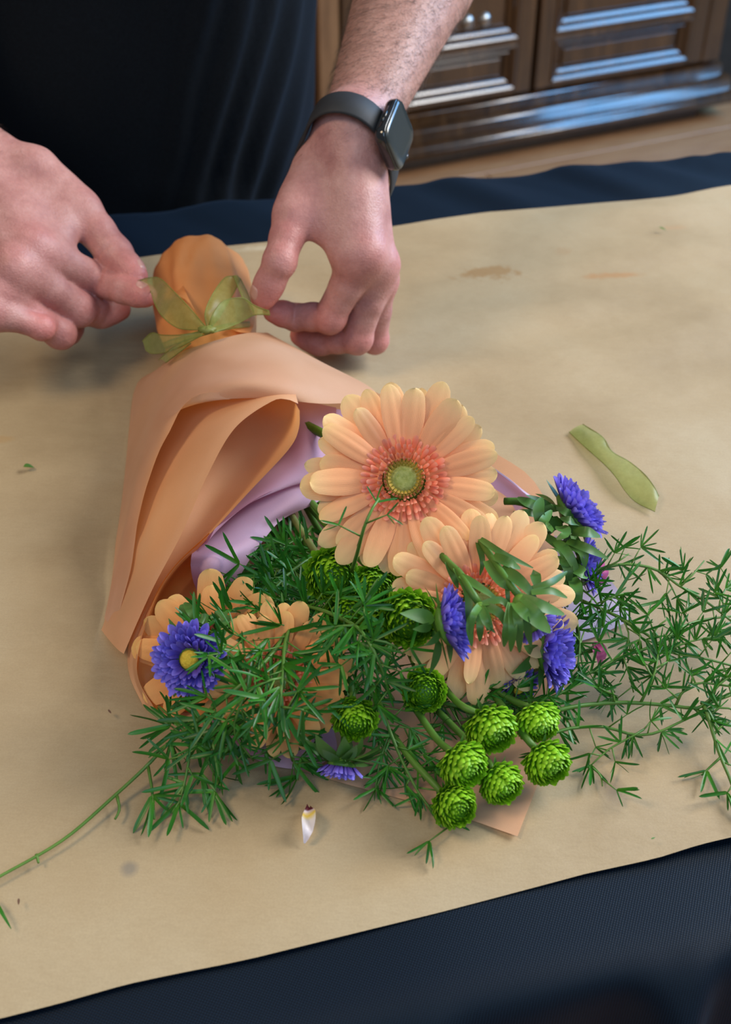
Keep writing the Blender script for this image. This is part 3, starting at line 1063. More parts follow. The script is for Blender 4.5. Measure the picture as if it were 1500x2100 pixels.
# --- nails
from mathutils.bvhtree import BVHTree
BODY_BVH = BVHTree.FromPolygons([tuple(v) for v in VV[:len(VA) + len(VB)]], [tuple(q) for q in QQ[:len(QA) + len(QB)]])
def nail(S, fi, wdt, lng, dirv):
    "thin plate laid on the skin at a finger tip"
    q = S['fingers'][fi]
    j, r = q['j'], q['r']
    d = (j[-1] - j[-2]).normalized()
    n = dirv - d * dirv.dot(d); n.normalize()
    x = d.cross(n).normalized()
    V, F = [], []
    c = j[-1] - d * .001
    nu, nv = 9, 9
    for b in range(nv):
        for a in range(nu):
            u = a / (nu - 1) * 2 - 1; v = b / (nv - 1) * 2 - 1
            k = math.sqrt(max(0, 1 - .42 * v * v)); k2 = math.sqrt(max(0, 1 - .42 * u * u))
            o = c + x * (u * k * wdt / 2) + d * (v * k2 * lng / 2) + n * .02
            hit = BODY_BVH.ray_cast(o, -n)
            e = max(abs(u), abs(v))
            V.append((hit[0] if hit[0] is not None else o - n * .012) + n * (.0006 if e < .99 else -.0004))
    for b in range(nv - 1):
        for a in range(nu - 1):
            k = b * nu + a
            F.append((k, k + 1, k + nu + 1, k + nu))
    put('fingernail', mesh('fingernail', V, F, M['nail']), person)
nail(SA, 0, .0115, .0110, cdir(-.55, .35, .8))
nail(SB, 1, .0100, .0095, cdir(.35, .5, .7))
nail(SB, 0, .0105, .0100, cdir(.6, .6, .2))

# --- hair on the forearms and backs of the hands
def arm_hair():
    rnd = random.Random(11)
    V, F = [], []
    for Vx, Qx, S, num in ((VA, QA, SA, 5200), (VB, QB, SB, 2600)):
        ax = S['ax']; W = S['W']
        tri = Qx
        cen = Vx[tri].mean(1)
        nrm = np.cross(Vx[tri[:, 2]] - Vx[tri[:, 0]], Vx[tri[:, 3]] - Vx[tri[:, 1]])
        nrm /= np.linalg.norm(nrm, axis=1)[:, None] + 1e-12
        s = (cen - np.array(W)) @ np.array(ax)
        tocam = np.array(CAM) - cen
        ok = np.where((s > -.035) & (s < .19) & ((nrm * tocam).sum(1) > -.1 * np.linalg.norm(tocam, axis=1)))[0]
        for _ in range(num):
            i = ok[rnd.randrange(len(ok))]
            si = s[i]
            dens = .10 if si < -.015 else (.35 if si < .02 else 1.0)
            if rnd.random() > dens: continue
            n = Vector(nrm[i]); p = Vector(cen[i])
            side = n.cross(ax).normalized()
            d = (-ax * rnd.uniform(.35, .9) + side * rnd.gauss(.35, .45) + n * .22).normalized()
            L = rnd.uniform(.006, .013); w = .00008
            bend = side * rnd.gauss(0, .0012) - n * .0012
            x = d.cross(n).normalized()
            pts = [p, p + d * L * .5 + bend * .3 + n * .0005, p + d * L + bend]
            b = len(V)
            for k, q in enumerate(pts):
                ww = w * (1 - k * .4)
                V.extend([q + x * ww, q - x * ww * .5 + n * ww * .8, q - x * ww * .5 - n * ww * .8])
            for k in range(2):
                for e in range(3):
                    a0, a1 = b + k * 3 + e, b + k * 3 + (e + 1) % 3
                    F.append((a0, a1, a1 + 3, a0 + 3))
    o = put('arm_hair', mesh('arm_hair', V, F, M['hair']), person)
    tag(o, 'dark hair on the forearms', kind='stuff')
arm_hair()

# --- t-shirt (sleeves above the frame), trousers, shoes
def tshirt():
    V, F = [], []
    nA, zs = 150, np.linspace(.70, 1.43, 90)
    folds = [(-.62, .05, 1.0), (-.40, .05, .9), (-.18, .06, .7), (.05, .06, .5), (-.85, .05, .8)]
    for z in zs:
        k = (z - .70) / .73
        ax_ = .192 + .012 * math.sin(k * 3.0) - (.05 * max(0, (k - .85) / .15) ** 2)
        ay_ = .142 + .020 * math.exp(-((z - .86) / .12) ** 2) - (.04 * max(0, (k - .8) / .2) ** 2)
        for i in range(nA):
            a = 2 * math.pi * i / nA            # a = -pi/2 faces the table
            x, y = ax_ * math.cos(a), ay_ * math.sin(a)
            n = Vector((math.cos(a) / ax_, math.sin(a) / ay_, 0)).normalized()
            sx = x / .19                        # -1..1 across the front
            front = max(0, -math.sin(a))
            # long diagonal folds hanging from the right shoulder
            c = sx - (z - .82) * 1.75
            d = 0
            right = max(0, min(1, (sx + .15) / .6))
            for (o, w, am) in ((.20, .055, .9), (.38, .06, 1.1), (.55, .05, 1.0), (.72, .05, .9), (.02, .07, .5), (.90, .05, .7), (-.2, .08, .3)):
                d += am * math.exp(-((c - o + .05 * noise.noise(Vector((z * 9, o * 7, 0)))) / w) ** 2)
            d = d * .013 * right * front
            d += .006 * noise.noise(Vector((x * 7, y * 7, z * 5))) + .0025 * noise.noise(Vector((x * 22, y * 22, z * 9)))
            hem = max(0, 1 - (z - .70) / .05)
            d += hem * .006 * math.sin(a * 9)
            V.append(TORM @ Vector((x + n.x * d, y + n.y * d, z)))
    for j in range(len(zs) - 1):
        for i in range(nA):
            a, b = j * nA + i, j * nA + (i + 1) % nA
            F.append((a, b, b + nA, a + nA))
    # collar slope
    base = (len(zs) - 1) * nA
    for k, (s, dz) in enumerate(((.72, .045), (.42, .075))):
        for i in range(nA):
            p = TORM.inverted() @ Vector(V[base + i])
            V.append(TORM @ Vector((p.x * s, p.y * s, 1.43 + dz)))
    for k in range(2):
        b0 = base + k * nA
        for i in range(nA):
            a, b = b0 + i, b0 + (i + 1) % nA
            F.append((a, b, b + nA, a + nA))
    o = put('t_shirt', mesh('t_shirt', V, F, M['shirt']), person)
    tag(o, 'black jersey t-shirt with diagonal folds')
    for sx, S in ((1, SA), (-1, SB)):
        s = TORM @ Vector((sx * .185, .02, 1.40))
        el = S['F1'] + S['ax'] * .10
        d = (el - s)
        pts = [s.lerp(el, t) for t in (0, .2, .4, .55, .62)]
        tube('sleeve', pts, [.072, .074, .074, .073, .072], M['shirt'], person, 28)
tshirt()
def trousers():
    for sx in (-1, 1):
        pts = [TORM @ Vector((sx * x, y, z)) for x, y, z in ((.085, 0, .92), (.088, 0, .80), (.092, 0, .65), (.098, -.01, .48), (.105, .01, .28), (.11, .02, .04))]
        tube('trouser_leg', pts, [.112, .108, .096, .082, .074, .070], M['trousers'], person, 28)
        V, F = ball_data(.05, 18, 10, (1, 2.6, 1))
        V = [TORM @ Vector((sx * .112 + v[0], v[1] - .045, max(v[2], -.03) + .032)) for v in V]
        put('shoe', mesh('shoe', V, F, M['shoe']), person)
trousers()

# ------------------------------------------------------------------ wristwatch
def BODY_R(o, dv):
    hit = BODY_BVH.ray_cast(o + dv * .07, -dv)
    return .07 - hit[3] if hit[0] is not None else .02
def watch():
    S = SA
    ax = S['ax']
    c = S['W'] - ax * .012
    out = cdir(.93, .05, .38)
    out = (out - ax * out.dot(ax)).normalized()
    side = ax.cross(out).normalized()
    lat = S['wlat']; lat2 = ax.cross(lat).normalized()
    Wt = thing('wristwatch', c, 'black square-faced smart wristwatch on the hairy wrist', 'watch')
    inv = Wt.matrix_basis.inverted()
    def skin_r(dv):
        hit = BODY_BVH.ray_cast(c + dv * .07, -dv)
        return .07 - hit[3] if hit[0] is not None else .025
    n = 72
    dirs = [lat * math.cos(2 * math.pi * i / n) + lat2 * math.sin(2 * math.pi * i / n) for i in range(n)]
    rad = [max(skin_r(d_), max(BODY_R(c + ax * w, d_) for w in (-.011, .011))) for d_ in dirs]
    for _ in range(6):
        rad = [(rad[i - 1] + 2 * rad[i] + rad[(i + 1) % n]) / 4 for i in range(n)]
    V, F = [], []
    prof = [(-.0112, .0003), (-.0118, .0012), (-.0100, .0026), (0, .0030), (.0100, .0026), (.0118, .0012), (.0112, .0003)]
    for i in range(n):
        a = 2 * math.pi * i / n
        ca, sa = math.cos(a), math.sin(a)
        for (w, t) in prof:
            V.append(inv @ (c + ax * w + dirs[i] * (rad[i] + t)))
    m_ = len(prof)
    for i in range(n):
        for q in range(m_):
            a, b = i * m_ + q, ((i + 1) % n) * m_ + q
            a2, b2 = i * m_ + (q + 1) % m_, ((i + 1) % n) * m_ + (q + 1) % m_
            F.append((a, b, b2, a2))
    put('strap', mesh('strap', V, F, M['strap']), Wt)
    # rounded-square case
    cc = c + out * (BODY_R(c, out) + .003)
    def rsq(hx, hy, rad, z, seg=6):
        P_ = []
        for qx, qy, a0 in ((1, 1, 0), (-1, 1, 90), (-1, -1, 180), (1, -1, 270)):
            for s in range(seg):
                a = math.radians(a0 + 90 * s / (seg - 1))
                P_.append(inv @ (cc + side * (qx * (hx - rad) + rad * math.cos(a)) + ax * (qy * (hy - rad) + rad * math.sin(a)) + out * z))
        return P_
    def stack(rings):
        V, F = [], []
        for R in rings: V += R
        n = len(rings[0])
        for k in range(len(rings) - 1):
            for i in range(n):
                a, b = k * n + i, k * n + (i + 1) % n
                F.append((a, b, b + n, a + n))
        F.append(tuple(range(n - 1, -1, -1))); F.append(tuple((len(rings) - 1) * n + i for i in range(n)))
        return V, F
    body = [rsq(.0145, .017, .006, -.002), rsq(.0180, .0212, .0085, .0005), rsq(.0192, .0225, .0095, .003), rsq(.0192, .0225, .0095, .0072), rsq(.0186, .0219, .0092, .0085)]
    case = put('case', mesh('case', *stack(body), M['case']), Wt)
    glass = [rsq(.0184, .0217, .009, .0085), rsq(.0178, .0211, .0088, .0096), rsq(.0160, .0192, .008, .0103), rsq(.0110, .0140, .006, .0105)]
    put('screen', mesh('screen', *stack(glass), M['screen']), Wt)
    ce = cc - ax * .0 + side * .0190 + out * .005
    V, F = tube_data([inv @ (ce + side * s) for s in (0, .0008, .0022, .0028)], [.0036, .0040, .0040, .0034], 16)
    put('crown', mesh('crown', V, F, M['case']), Wt)
    for s in (-.008,):
        V, F = tube_data([inv @ (cc + ax * .008 - side * .0190 + out * .0045), inv @ (cc - ax * .008 - side * .0190 + out * .0045)], .0012, 8)
        put('side_button', mesh('side_button', V, F, M['case']), Wt)
watch()
# ------------------------------------------------------------------ wrapping papers
NECK = P(432, 705, .042)
wrap = thing('wrapping_paper', P(430, 760, .006), 'peach florist wrapping paper rolled in soft folds around the bouquet', 'wrapping paper')
lift = lambda rows, d: [[(x, y, h + d) for x, y, h in r] for r in rows]
K = .009
# flat sheet underneath
base_rows = [
    [(345, 745, .012), (400, 735, .012), (470, 722, .012), (545, 700, .02)],
    [(330, 860, .010), (450, 850, .010), (600, 830, .012), (775, 806, .03)],
    [(330, 1010, .009), (520, 1000, .009), (760, 960, .012), (1000, 920, .030)],
    [(325, 1180, .009), (560, 1160, .009), (860, 1100, .010), (1110, 1008, .024)],
    [(322, 1330, .009), (590, 1330, .009), (880, 1290, .009), (1150, 1200, .014)],
    [(340, 1440, .009), (600, 1470, .009), (890, 1470, .009), (1150, 1400, .010)],
    [(420, 1500, .009), (640, 1560, .009), (900, 1590, .009), (1115, 1570, .0095)],
    [(500, 1545, .0095), (700, 1605, .009), (900, 1660, .009), (1062, 1715, .010)],
]
sheet('base_sheet', base_rows, M['peach'], wrap, nu=40, nv=50)
outer_top = [
    [(322, 760, .012), (345, 738, .050), (430, 702, .086), (500, 684, .082), (548, 682, .050)],
    [(292, 776, .010), (335, 764, .048), (440, 728, .094), (560, 712, .094), (655, 738, .058)],
    [(276, 800, .010), (325, 792, .046), (440, 764, .096), (590, 772, .106), (770, 806, .070)],
    [(270, 830, .010), (318, 822, .044), (405, 812, .090), (470, 790, .104), (560, 793, .110)],
]
outer = [
    [(322, 760, .012), (338, 744, .040), (372, 722, .070), (430, 702, .086), (500, 684, .084), (548, 682, .055)],
    [(290, 776, .010), (318, 766, .036), (372, 750, .072), (450, 726, .094), (560, 708, .094), (650, 737, .062)],
    [(276, 800, .010), (306, 796, .034), (362, 780, .070), (440, 758, .094), (580, 752, .104), (772, 806, .070)],
    [(270, 830, .010), (298, 826, .034), (346, 812, .066), (400, 796, .090), (500, 788, .108), (665, 828, .092)],
    [(266, 868, .010), (290, 864, .032), (322, 856, .058), (352, 848, .078), (385, 832, .092), (420, 806, .101)],
    [(261, 920, .010), (282, 916, .030), (302, 912, .050), (322, 908, .066), (336, 904, .076), (344, 892, .083)],
    [(253, 1000, .010), (268, 998, .026), (280, 996, .040), (292, 994, .051), (300, 993, .058), (304, 988, .063)],
    [(244, 1070, .010), (255, 1070, .021), (264, 1070, .031), (272, 1070, .039), (279, 1070, .044), (283, 1069, .048)],
    [(238, 1108, .0115), (248, 1110, .019), (257, 1110, .026), (265, 1111, .032), (272, 1111, .036), (277, 1110, .038)],
    [(233, 1160, .0115), (243, 1162, .018), (251, 1163, .0235), (258, 1164, .028), (264, 1165, .0315), (269, 1165, .034)],
    [(226, 1210, .0112), (233, 1214, .016), (240, 1216, .019), (246, 1218, .022), (251, 1219, .0245), (255, 1219, .026)],
    [(214, 1268, .0108), (219, 1274, .0125), (224, 1278, .014), (229, 1281, .0155), (233, 1284, .017), (236, 1286, .018)],
]
sheet('outer_fold', outer, M['peach'], wrap, nu=40, nv=70)
middle = [
    [(470, 745, .070), (535, 765, .086), (585, 787, .098), (603, 800, .100), (612, 828, .098)],
    [(420, 772, .066), (480, 785, .084), (535, 802, .096), (568, 811, .1015), (588, 819, .102)],
    [(380, 795, .060), (440, 805, .078), (490, 815, .092), (530, 822, .100), (556, 824, .102)],
    [(325, 870, .050), (375, 872, .068), (420, 878, .084), (455, 880, .093), (482, 878, .097)],
    [(290, 980, .036), (330, 985, .056), (365, 988, .072), (398, 985, .082), (425, 976, .087)],
    [(262, 1100, .022), (292, 1106, .040), (322, 1108, .054), (350, 1104, .063), (374, 1092, .068)],
    [(232, 1200, .011), (256, 1206, .024), (280, 1208, .035), (302, 1206, .042), (318, 1198, .046)],
    [(216, 1268, .010), (230, 1276, .017), (248, 1284, .024), (266, 1286, .028), (281, 1278, .031)],
    [(208, 1292, .010), (220, 1308, .013), (232, 1322, .015), (244, 1334, .017), (254, 1341, .018)],
]
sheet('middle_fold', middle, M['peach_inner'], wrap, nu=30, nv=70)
tongue = [
    [(520, 800, .082), (560, 806, .090), (598, 818, .094), (615, 842, .095)],
    [(470, 850, .070), (530, 858, .066), (585, 866, .074), (613, 880, .090)],
    [(445, 930, .060), (505, 940, .056), (555, 938, .066), (592, 922, .084)],
    [(395, 1030, .050), (440, 1030, .048), (480, 1026, .058), (510, 1010, .074)],
    [(350, 1120, .040), (385, 1115, .042), (412, 1108, .050), (432, 1094, .068)],
    [(306, 1205, .030), (325, 1196, .034), (345, 1182, .040), (362, 1160, .062)],
    [(274, 1280, .020), (288, 1270, .026), (302, 1256, .030), (318, 1228, .050)],
    [(262, 1342, .011), (268, 1340, .016), (276, 1338, .020), (286, 1328, .038)],
    [(268, 1392, .009), (272, 1393, .010), (278, 1394, .012), (284, 1392, .022)],
    [(296, 1452, .009), (302, 1454, .009), (310, 1455, .011), (318, 1454, .013)],
]
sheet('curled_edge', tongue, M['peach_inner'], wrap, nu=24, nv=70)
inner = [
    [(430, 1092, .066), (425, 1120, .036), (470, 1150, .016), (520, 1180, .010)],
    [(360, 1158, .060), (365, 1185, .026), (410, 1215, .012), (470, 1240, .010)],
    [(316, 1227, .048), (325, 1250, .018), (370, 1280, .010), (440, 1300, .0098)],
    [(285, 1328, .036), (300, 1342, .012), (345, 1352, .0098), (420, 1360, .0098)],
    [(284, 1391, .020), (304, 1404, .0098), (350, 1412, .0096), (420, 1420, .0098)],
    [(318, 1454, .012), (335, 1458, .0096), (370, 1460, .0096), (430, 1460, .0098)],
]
sheet('inner_wall', inner, M['deep_orange'], wrap, nu=20, nv=36)

tissue = thing('lilac_tissue', P(500, 1100, .010), 'lilac tissue paper lining the open left side of the wrap', 'tissue paper')
lil = [
    [(520, 800, .060), (580, 812, .062), (640, 828, .066), (705, 842, .052)],
    [(560, 850, .045), (605, 858, .052), (650, 868, .058), (700, 900, .040)],
    [(530, 930, .040), (580, 930, .050), (630, 935, .055), (680, 980, .036)],
    [(470, 1010, .036), (530, 1020, .050), (600, 1020, .054), (655, 1028, .042)],
    [(410, 1090, .030), (465, 1090, .046), (520, 1085, .049), (578, 1066, .044)],
    [(392, 1145, .050), (430, 1145, .056), (470, 1140, .052), (530, 1122, .044)],
    [(396, 1190, .036), (425, 1194, .042), (452, 1192, .040), (498, 1172, .034)],
    [(410, 1225, .012), (430, 1228, .012), (450, 1230, .012), (474, 1220, .014)],
]
sheet('tissue_layer', lil, M['lilac'], tissue, nu=24, nv=50, wob=.0012)
lil2 = [
    [(540, 806, .060), (620, 820, .070), (690, 836, .062)],
    [(560, 880, .050), (632, 900, .066), (690, 935, .052)],
    [(550, 930, .046), (620, 950, .064), (670, 985, .050)],
    [(490, 990, .042), (560, 1000, .060), (640, 988, .056)],
    [(430, 1060, .038), (480, 1050, .052), (545, 1012, .060)],
    [(405, 1130, .048), (425, 1112, .050), (442, 1082, .056)],
]
sheet('tissue_fold', lil2, M['lilac'], tissue, nu=20, nv=40, wob=.001)

ts = thing('tissue_strip', P(1060, 1010, .010), 'pinkish lilac tissue edge standing behind the large gerbera on its right', 'tissue paper')
sheet('strip', [
    [(960, 940, .046), (1002, 953, .050), (1008, 958, .046)],
    [(1000, 990, .036), (1040, 980, .042), (1046, 986, .038)],
    [(1040, 1020, .028), (1072, 1006, .034), (1078, 1012, .030)],
    [(1060, 1050, .020), (1098, 1024, .026), (1104, 1030, .022)],
], M['lilac'], ts, nu=10, nv=20)
sheet('strip_edge', [
    [(1001, 951, .051), (1010, 960, .0485)], [(1041, 979, .043), (1049, 989, .040)], [(1071, 1004, .035), (1080, 1014, .032)], [(1097, 1022, .027), (1106, 1032, .0235)],
], M['pale_lilac'], ts, nu=3, nv=20)

tc_ = thing('tissue_corner', P(1240, 1220, .009), 'pale lilac tissue corner lying under the ferns at right', 'tissue paper')
sheet('corner', [
    [(1120, 1090, .012), (1170, 1110, .018), (1215, 1136, .022)],
    [(1130, 1180, .010), (1190, 1190, .014), (1248, 1182, .020)],
    [(1140, 1260, .0095), (1200, 1262, .012), (1280, 1228, .015)],
    [(1150, 1320, .009), (1210, 1310, .0095), (1296, 1272, .011)],
], M['pale_lilac'], tc_, nu=14, nv=18, wob=.001)
tp_ = thing('pink_tissue', P(570, 1540, .009), 'pink tissue paper showing under the gerbera at the front', 'tissue paper')
sheet('corner', [
    [(430, 1470, .0102), (540, 1470, .0105), (680, 1480, .0105)],
    [(450, 1520, .0104), (560, 1530, .011), (690, 1540, .011)],
    [(478, 1538, .0102), (566, 1572, .0105), (640, 1580, .0108)],
], M['lilac'], tp_, nu=14, nv=14, wob=.0008)

# ------------------------------------------------------------------ wrapped handle
def handle():
    H = thing('wrapped_handle', P(420, 640, .042), 'crumpled orange paper wrapped around the stem ends of the bouquet', 'paper wrap')
    a = P(432, 705, .045); a.z = TZ + .046
    a2 = P(421, 640, .045); a2.z = TZ + .047
    b = P(414, 588, .045); b.z = TZ + .047
    d = (b - a2).normalized()
    st = [a - d * .05, a - d * .02, a, a.lerp(a2, .5), a2, b, b + d * .018, b + d * .030, b + d * .036, b + d * .038]
    rr = [.030, .032, .0345, .039, .0415, .0405, .0375, .030, .018, .004]
    c = cr(st, 46)
    V, F = [], []
    n = 72
    L = np.linspace(0, 1, len(st))
    x = d.cross(Vector((0, 0, 1))).normalized(); z = Vector((0, 0, 1))
    for i, p in enumerate(c):
        u = i / (len(c) - 1)
        # arc position -> radius
        s = (p - st[0]).dot(d)
        sk = [(q - st[0]).dot(d) for q in st]
        r = float(np.interp(s, sk, rr))
        for k in range(n):
            an = 2 * math.pi * k / n
            q = Vector((math.cos(an) * 4, math.sin(an) * 4, s * 30))
            # gathers run along the handle, stronger at the tie
            g = noise.noise(Vector((math.cos(an) * 3.2, math.sin(an) * 3.2, s * 7)))
            fold = abs(noise.noise(Vector((math.cos(an) * 2.0 + 5, math.sin(an) * 2.0, s * 11 + an * .4))))
            ry = r * (1 + .07 * g - .16 * fold * min(1, r / .03))
            pz = p + x * math.cos(an) * ry + z * math.sin(an) * ry
            pz.z = max(pz.z, TZ + .0095)
            V.append(pz)
    for i in range(len(c) - 1):
        for k in range(n):
            A, B = i * n + k, i * n + (k + 1) % n
            F.append((A, B, B + n, A + n))
    F.append(tuple((len(c) - 1) * n + k for k in range(n)))
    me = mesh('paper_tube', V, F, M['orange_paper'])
    me.transform(H.matrix_basis.inverted())
    put('paper_tube', me, H)
    # torn pale edges of the wrap near the tie
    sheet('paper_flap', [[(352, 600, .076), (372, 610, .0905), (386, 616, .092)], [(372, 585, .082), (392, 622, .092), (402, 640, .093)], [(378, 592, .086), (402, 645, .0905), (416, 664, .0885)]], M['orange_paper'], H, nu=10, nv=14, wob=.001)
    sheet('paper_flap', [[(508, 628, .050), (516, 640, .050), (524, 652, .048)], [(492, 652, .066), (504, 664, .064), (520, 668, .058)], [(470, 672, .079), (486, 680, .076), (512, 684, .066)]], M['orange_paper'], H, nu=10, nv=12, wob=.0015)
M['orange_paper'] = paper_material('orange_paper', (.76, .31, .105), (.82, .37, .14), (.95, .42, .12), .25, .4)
handle()

# ------------------------------------------------------------------ organza ribbon
def ribbon_strip(name, A, B, parent, nu=8, nv=40, hems=True):
    a = cr([P(*q) for q in A], nv); b = cr([P(*q) for q in B], nv)
    V, F = [], []
    for i in range(nv):
        side = (b[i] - a[i])
        for k in range(nu):
            t = k / (nu - 1)
            p = a[i] + side * t
            V.append(p + Vector((0, 0, .0014 * math.sin(t * math.pi) + .0008 * noise.noise(p * 120))))
    for i in range(nv - 1):
        for k in range(nu - 1):
            c = i * nu + k
            F.append((c, c + 1, c + nu + 1, c + nu))
    me = mesh(name, V, F, M['organza'])
    if parent: me.transform(parent.matrix_basis.inverted())
    o = put(name, me, parent)
    if hems:
        for e, nm in ((a, 'hem'), (b, 'hem')):
            VV, FF = tube_data(e, .00035, 5)
            m2 = mesh(nm, VV, FF, M['organza_hem'])
            if parent: m2.transform(parent.matrix_basis.inverted())
            put(nm, m2, o)
    return o
bow = thing('ribbon_bow', P(425, 677, .092), 'olive green organza ribbon being tied into a bow around the bouquet neck', 'ribbon')
ribbon_strip('tail', [(420, 668, .098), (384, 626, .104), (354, 595, .103), (328, 571, .099), (304, 570, .094), (283, 576, .090)],
             [(415, 677, .097), (367, 673, .091), (336, 652, .090), (319, 626, .088), (308, 595, .086), (296, 584, .087)], bow)
ribbon_strip('loop', [(424, 670, .097), (421, 640, .104), (436, 604, .108), (460, 571, .108), (479, 566, .107)],
             [(433, 672, .096), (450, 650, .098), (468, 620, .100), (484, 592, .100), (493, 572, .102)], bow)
ribbon_strip('loop', [(479, 566, .107), (488, 588, .106), (498, 612, .102)], [(493, 571, .102), (508, 602, .096), (521, 640, .086)], bow, nv=20)
ribbon_strip('tail', [(428, 670, .099), (436, 647, .106), (458, 618, .109), (497, 611, .106), (522, 626, .101), (552, 638, .098)],
             [(432, 682, .097), (462, 674, .094), (494, 660, .090), (517, 648, .090), (532, 645, .093), (554, 646, .096)], bow)
ribbon_strip('tail', [(420, 680, .098), (367, 687, .088), (332, 687, .072), (311, 683, .066), (292, 700, .058)],
             [(414, 688, .097), (372, 710, .084), (342, 722, .066), (312, 725, .054), (298, 717, .054)], bow)
ribbon_strip('tail', [(380, 697, .087), (350, 716, .074), (326, 738, .056)], [(392, 704, .088), (366, 724, .078), (340, 744, .060)], bow, nv=16)
ribbon_strip('neck_band', [(332, 705, .052), (360, 694, .078), (420, 676, .0965), (470, 664, .088), (512, 660, .060)],
             [(336, 716, .052), (364, 704, .078), (424, 686, .0955), (474, 674, .088), (514, 670, .060)], bow)
kc = P(425, 676, .0985)
V, F = ball_data(.0046, 18, 12, (1.35, .75, .55))
V = [Vector(v) * (1 + .18 * math.sin(9 * math.atan2(v[1], v[0]) + v[2] * 600)) + kc for v in V]
me = mesh('knot', V, F, M['organza_hem']); me.transform(bow.matrix_basis.inverted()); put('knot', me, bow)

rb = thing('ribbon_offcut', P(1262, 955, .008), 'loose olive green ribbon offcut lying alone on the brown paper', 'ribbon')
ribbon_strip('ribbon_piece', [(1196, 870, .010), (1236, 896, .014), (1256, 926, .013), (1290, 946, .015), (1322, 972, .018), (1342, 998, .016), (1352, 1018, .012)],
             [(1168, 886, .010), (1200, 916, .012), (1238, 950, .012), (1262, 976, .014), (1284, 1008, .013), (1306, 1030, .010), (1344, 1049, .0095)], rb)
# ------------------------------------------------------------------ flower pieces
def petal_mesh(name, mat, L=1.0, W=.30, cup=.05, droop=.10, ridge_=.012, base=.30, tip=.22, twist=0., nu=7, nv=11):
    V, F, t, s = [], [], [], []
    cap = tip * .62
    body = nv - 5
    aa = [(1 - cap) * j / body for j in range(body)] + [1 - cap + cap * math.sin(q) for q in (0, .5, .9, 1.25, 1.5)]
    for j in range(nv):
        a = aa[j]
        w = W * (base + (1 - base) * math.sin(min(1, a / .60) * math.pi / 2)) * (1 - .30 * max(0, (a - .60) / .40) ** 1.5)
        if a > 1 - cap:
            q = (a - (1 - cap)) / cap
            w *= max(.10, math.sqrt(max(0, 1 - q * q)))
        for i in range(nu):
            u = i / (nu - 1) * 2 - 1
            x = a * L
            z = -cup * u * u * (w / W) + ridge_ * math.cos(u * math.pi * 2.5) * math.sin(a * math.pi) * .8
            z += droop * (.55 * math.sin(a * math.pi * .55) - a * a)
            z += twist * u * a * W
            V.append((x, u * w / 2, z)); t.append(a); s.append(u)
    for j in range(nv - 1):
        for i in range(nu - 1):
            k = j * nu + i
            F.append((k, k + nu, k + nu + 1, k + 1))
    return mesh(name, V, F, mat, True, t, {'s': s})

def bud_mesh(name, mat, W=.5, cup=.25, nu=5, nv=6, curl=.3):
    "short spoon-shaped floret, length 1, incurved tip"
    V, F, t = [], [], []
    aa = [.70 * j / (nv - 4) for j in range(nv - 3)] + [.86, .95, 1.0]
    for a in aa:
        w = W * (.55 + .45 * math.sin(a * math.pi * .75)) * math.sqrt(max(.08, 1 - max(0, (a - .62) / .38) ** 2.2))
        for i in range(nu):
            u = i / (nu - 1) * 2 - 1
            V.append((a, u * w / 2, cup * (u * u) * w + curl * a * a)); t.append(a)
    for j in range(nv - 1):
        for i in range(nu - 1):
            k = j * nu + i
            F.append((k, k + nu, k + nu + 1, k + 1))
    return mesh(name, V, F, mat, True, t)

def leaf_mesh(name, mat, W=.25, fold=.25, bend=.2, nu=3, nv=8, tip=1.6):
    V, F, t = [], [], []
    for j in range(nv):
        a = j / (nv - 1)
        w = W * max(.04, math.sin(min(1, a * 1.05) ** .75 * math.pi) ** .65 if a < .97 else .05)
        for i in range(nu):
            u = i / (nu - 1) * 2 - 1
            V.append((a, u * w / 2, abs(u) * w * fold * .5 - bend * a * a)); t.append(a)
    for j in range(nv - 1):
        for i in range(nu - 1):
            k = j * nu + i
            F.append((k, k + nu, k + nu + 1, k + 1))
    return mesh(name, V, F, mat, True, t)

def basis(phi, tilt, r0, z0, scale, roll=0.0, sy=1.0, sz=1.0):
    "place a piece that points outwards: phi around, tilt upwards"
    return (Matrix.Rotation(phi, 4, 'Z') @ Matrix.Translation((r0, 0, z0)) @ Matrix.Rotation(-tilt, 4, 'Y') @ Matrix.Rotation(roll, 4, 'X')
            @ Matrix.Diagonal((scale, scale * sy, scale * sz, 1)))

PET = {}
for key in ('gerbera', 'gerbera_warm'):
    PET[key] = [petal_mesh('petal', M[key], 1, w * 1.12, c * .42, d, .012, .34, tp, tw, 9, 13) for (w, c, d, tp, tw) in
                ((.285, .045, .10, .24, 0), (.30, .060, .04, .20, .06), (.27, .050, .16, .26, -.06), (.26, .080, .22, .18, .04))]
TRN = [petal_mesh('inner_floret', M['trans'], 1, w, .10, d, .0, .5, .3, 0, 3, 8) for w, d in ((.36, -.05), (.32, .1), (.40, -.15))]
RIM = [petal_mesh('rim_floret', M['disc_rim'], 1, .45, .10, -.1, .0, .6, .3, 0, 3, 7)]
POMF = [bud_mesh('floret', M['pom'], w, .30, curl=c) for w, c in ((.62, .28), (.70, .36), (.56, .20))]
AST = [bud_mesh('petal', M['aster'], w, .35, 3, 6, c) for w, c in ((.40, .14), (.46, .04), (.36, .24))]
LEAF = [leaf_mesh('leaf', M['leaf'], w, .35, b) for w, b in ((.24, .10), (.30, .25), (.20, -.05), (.34, .18))]
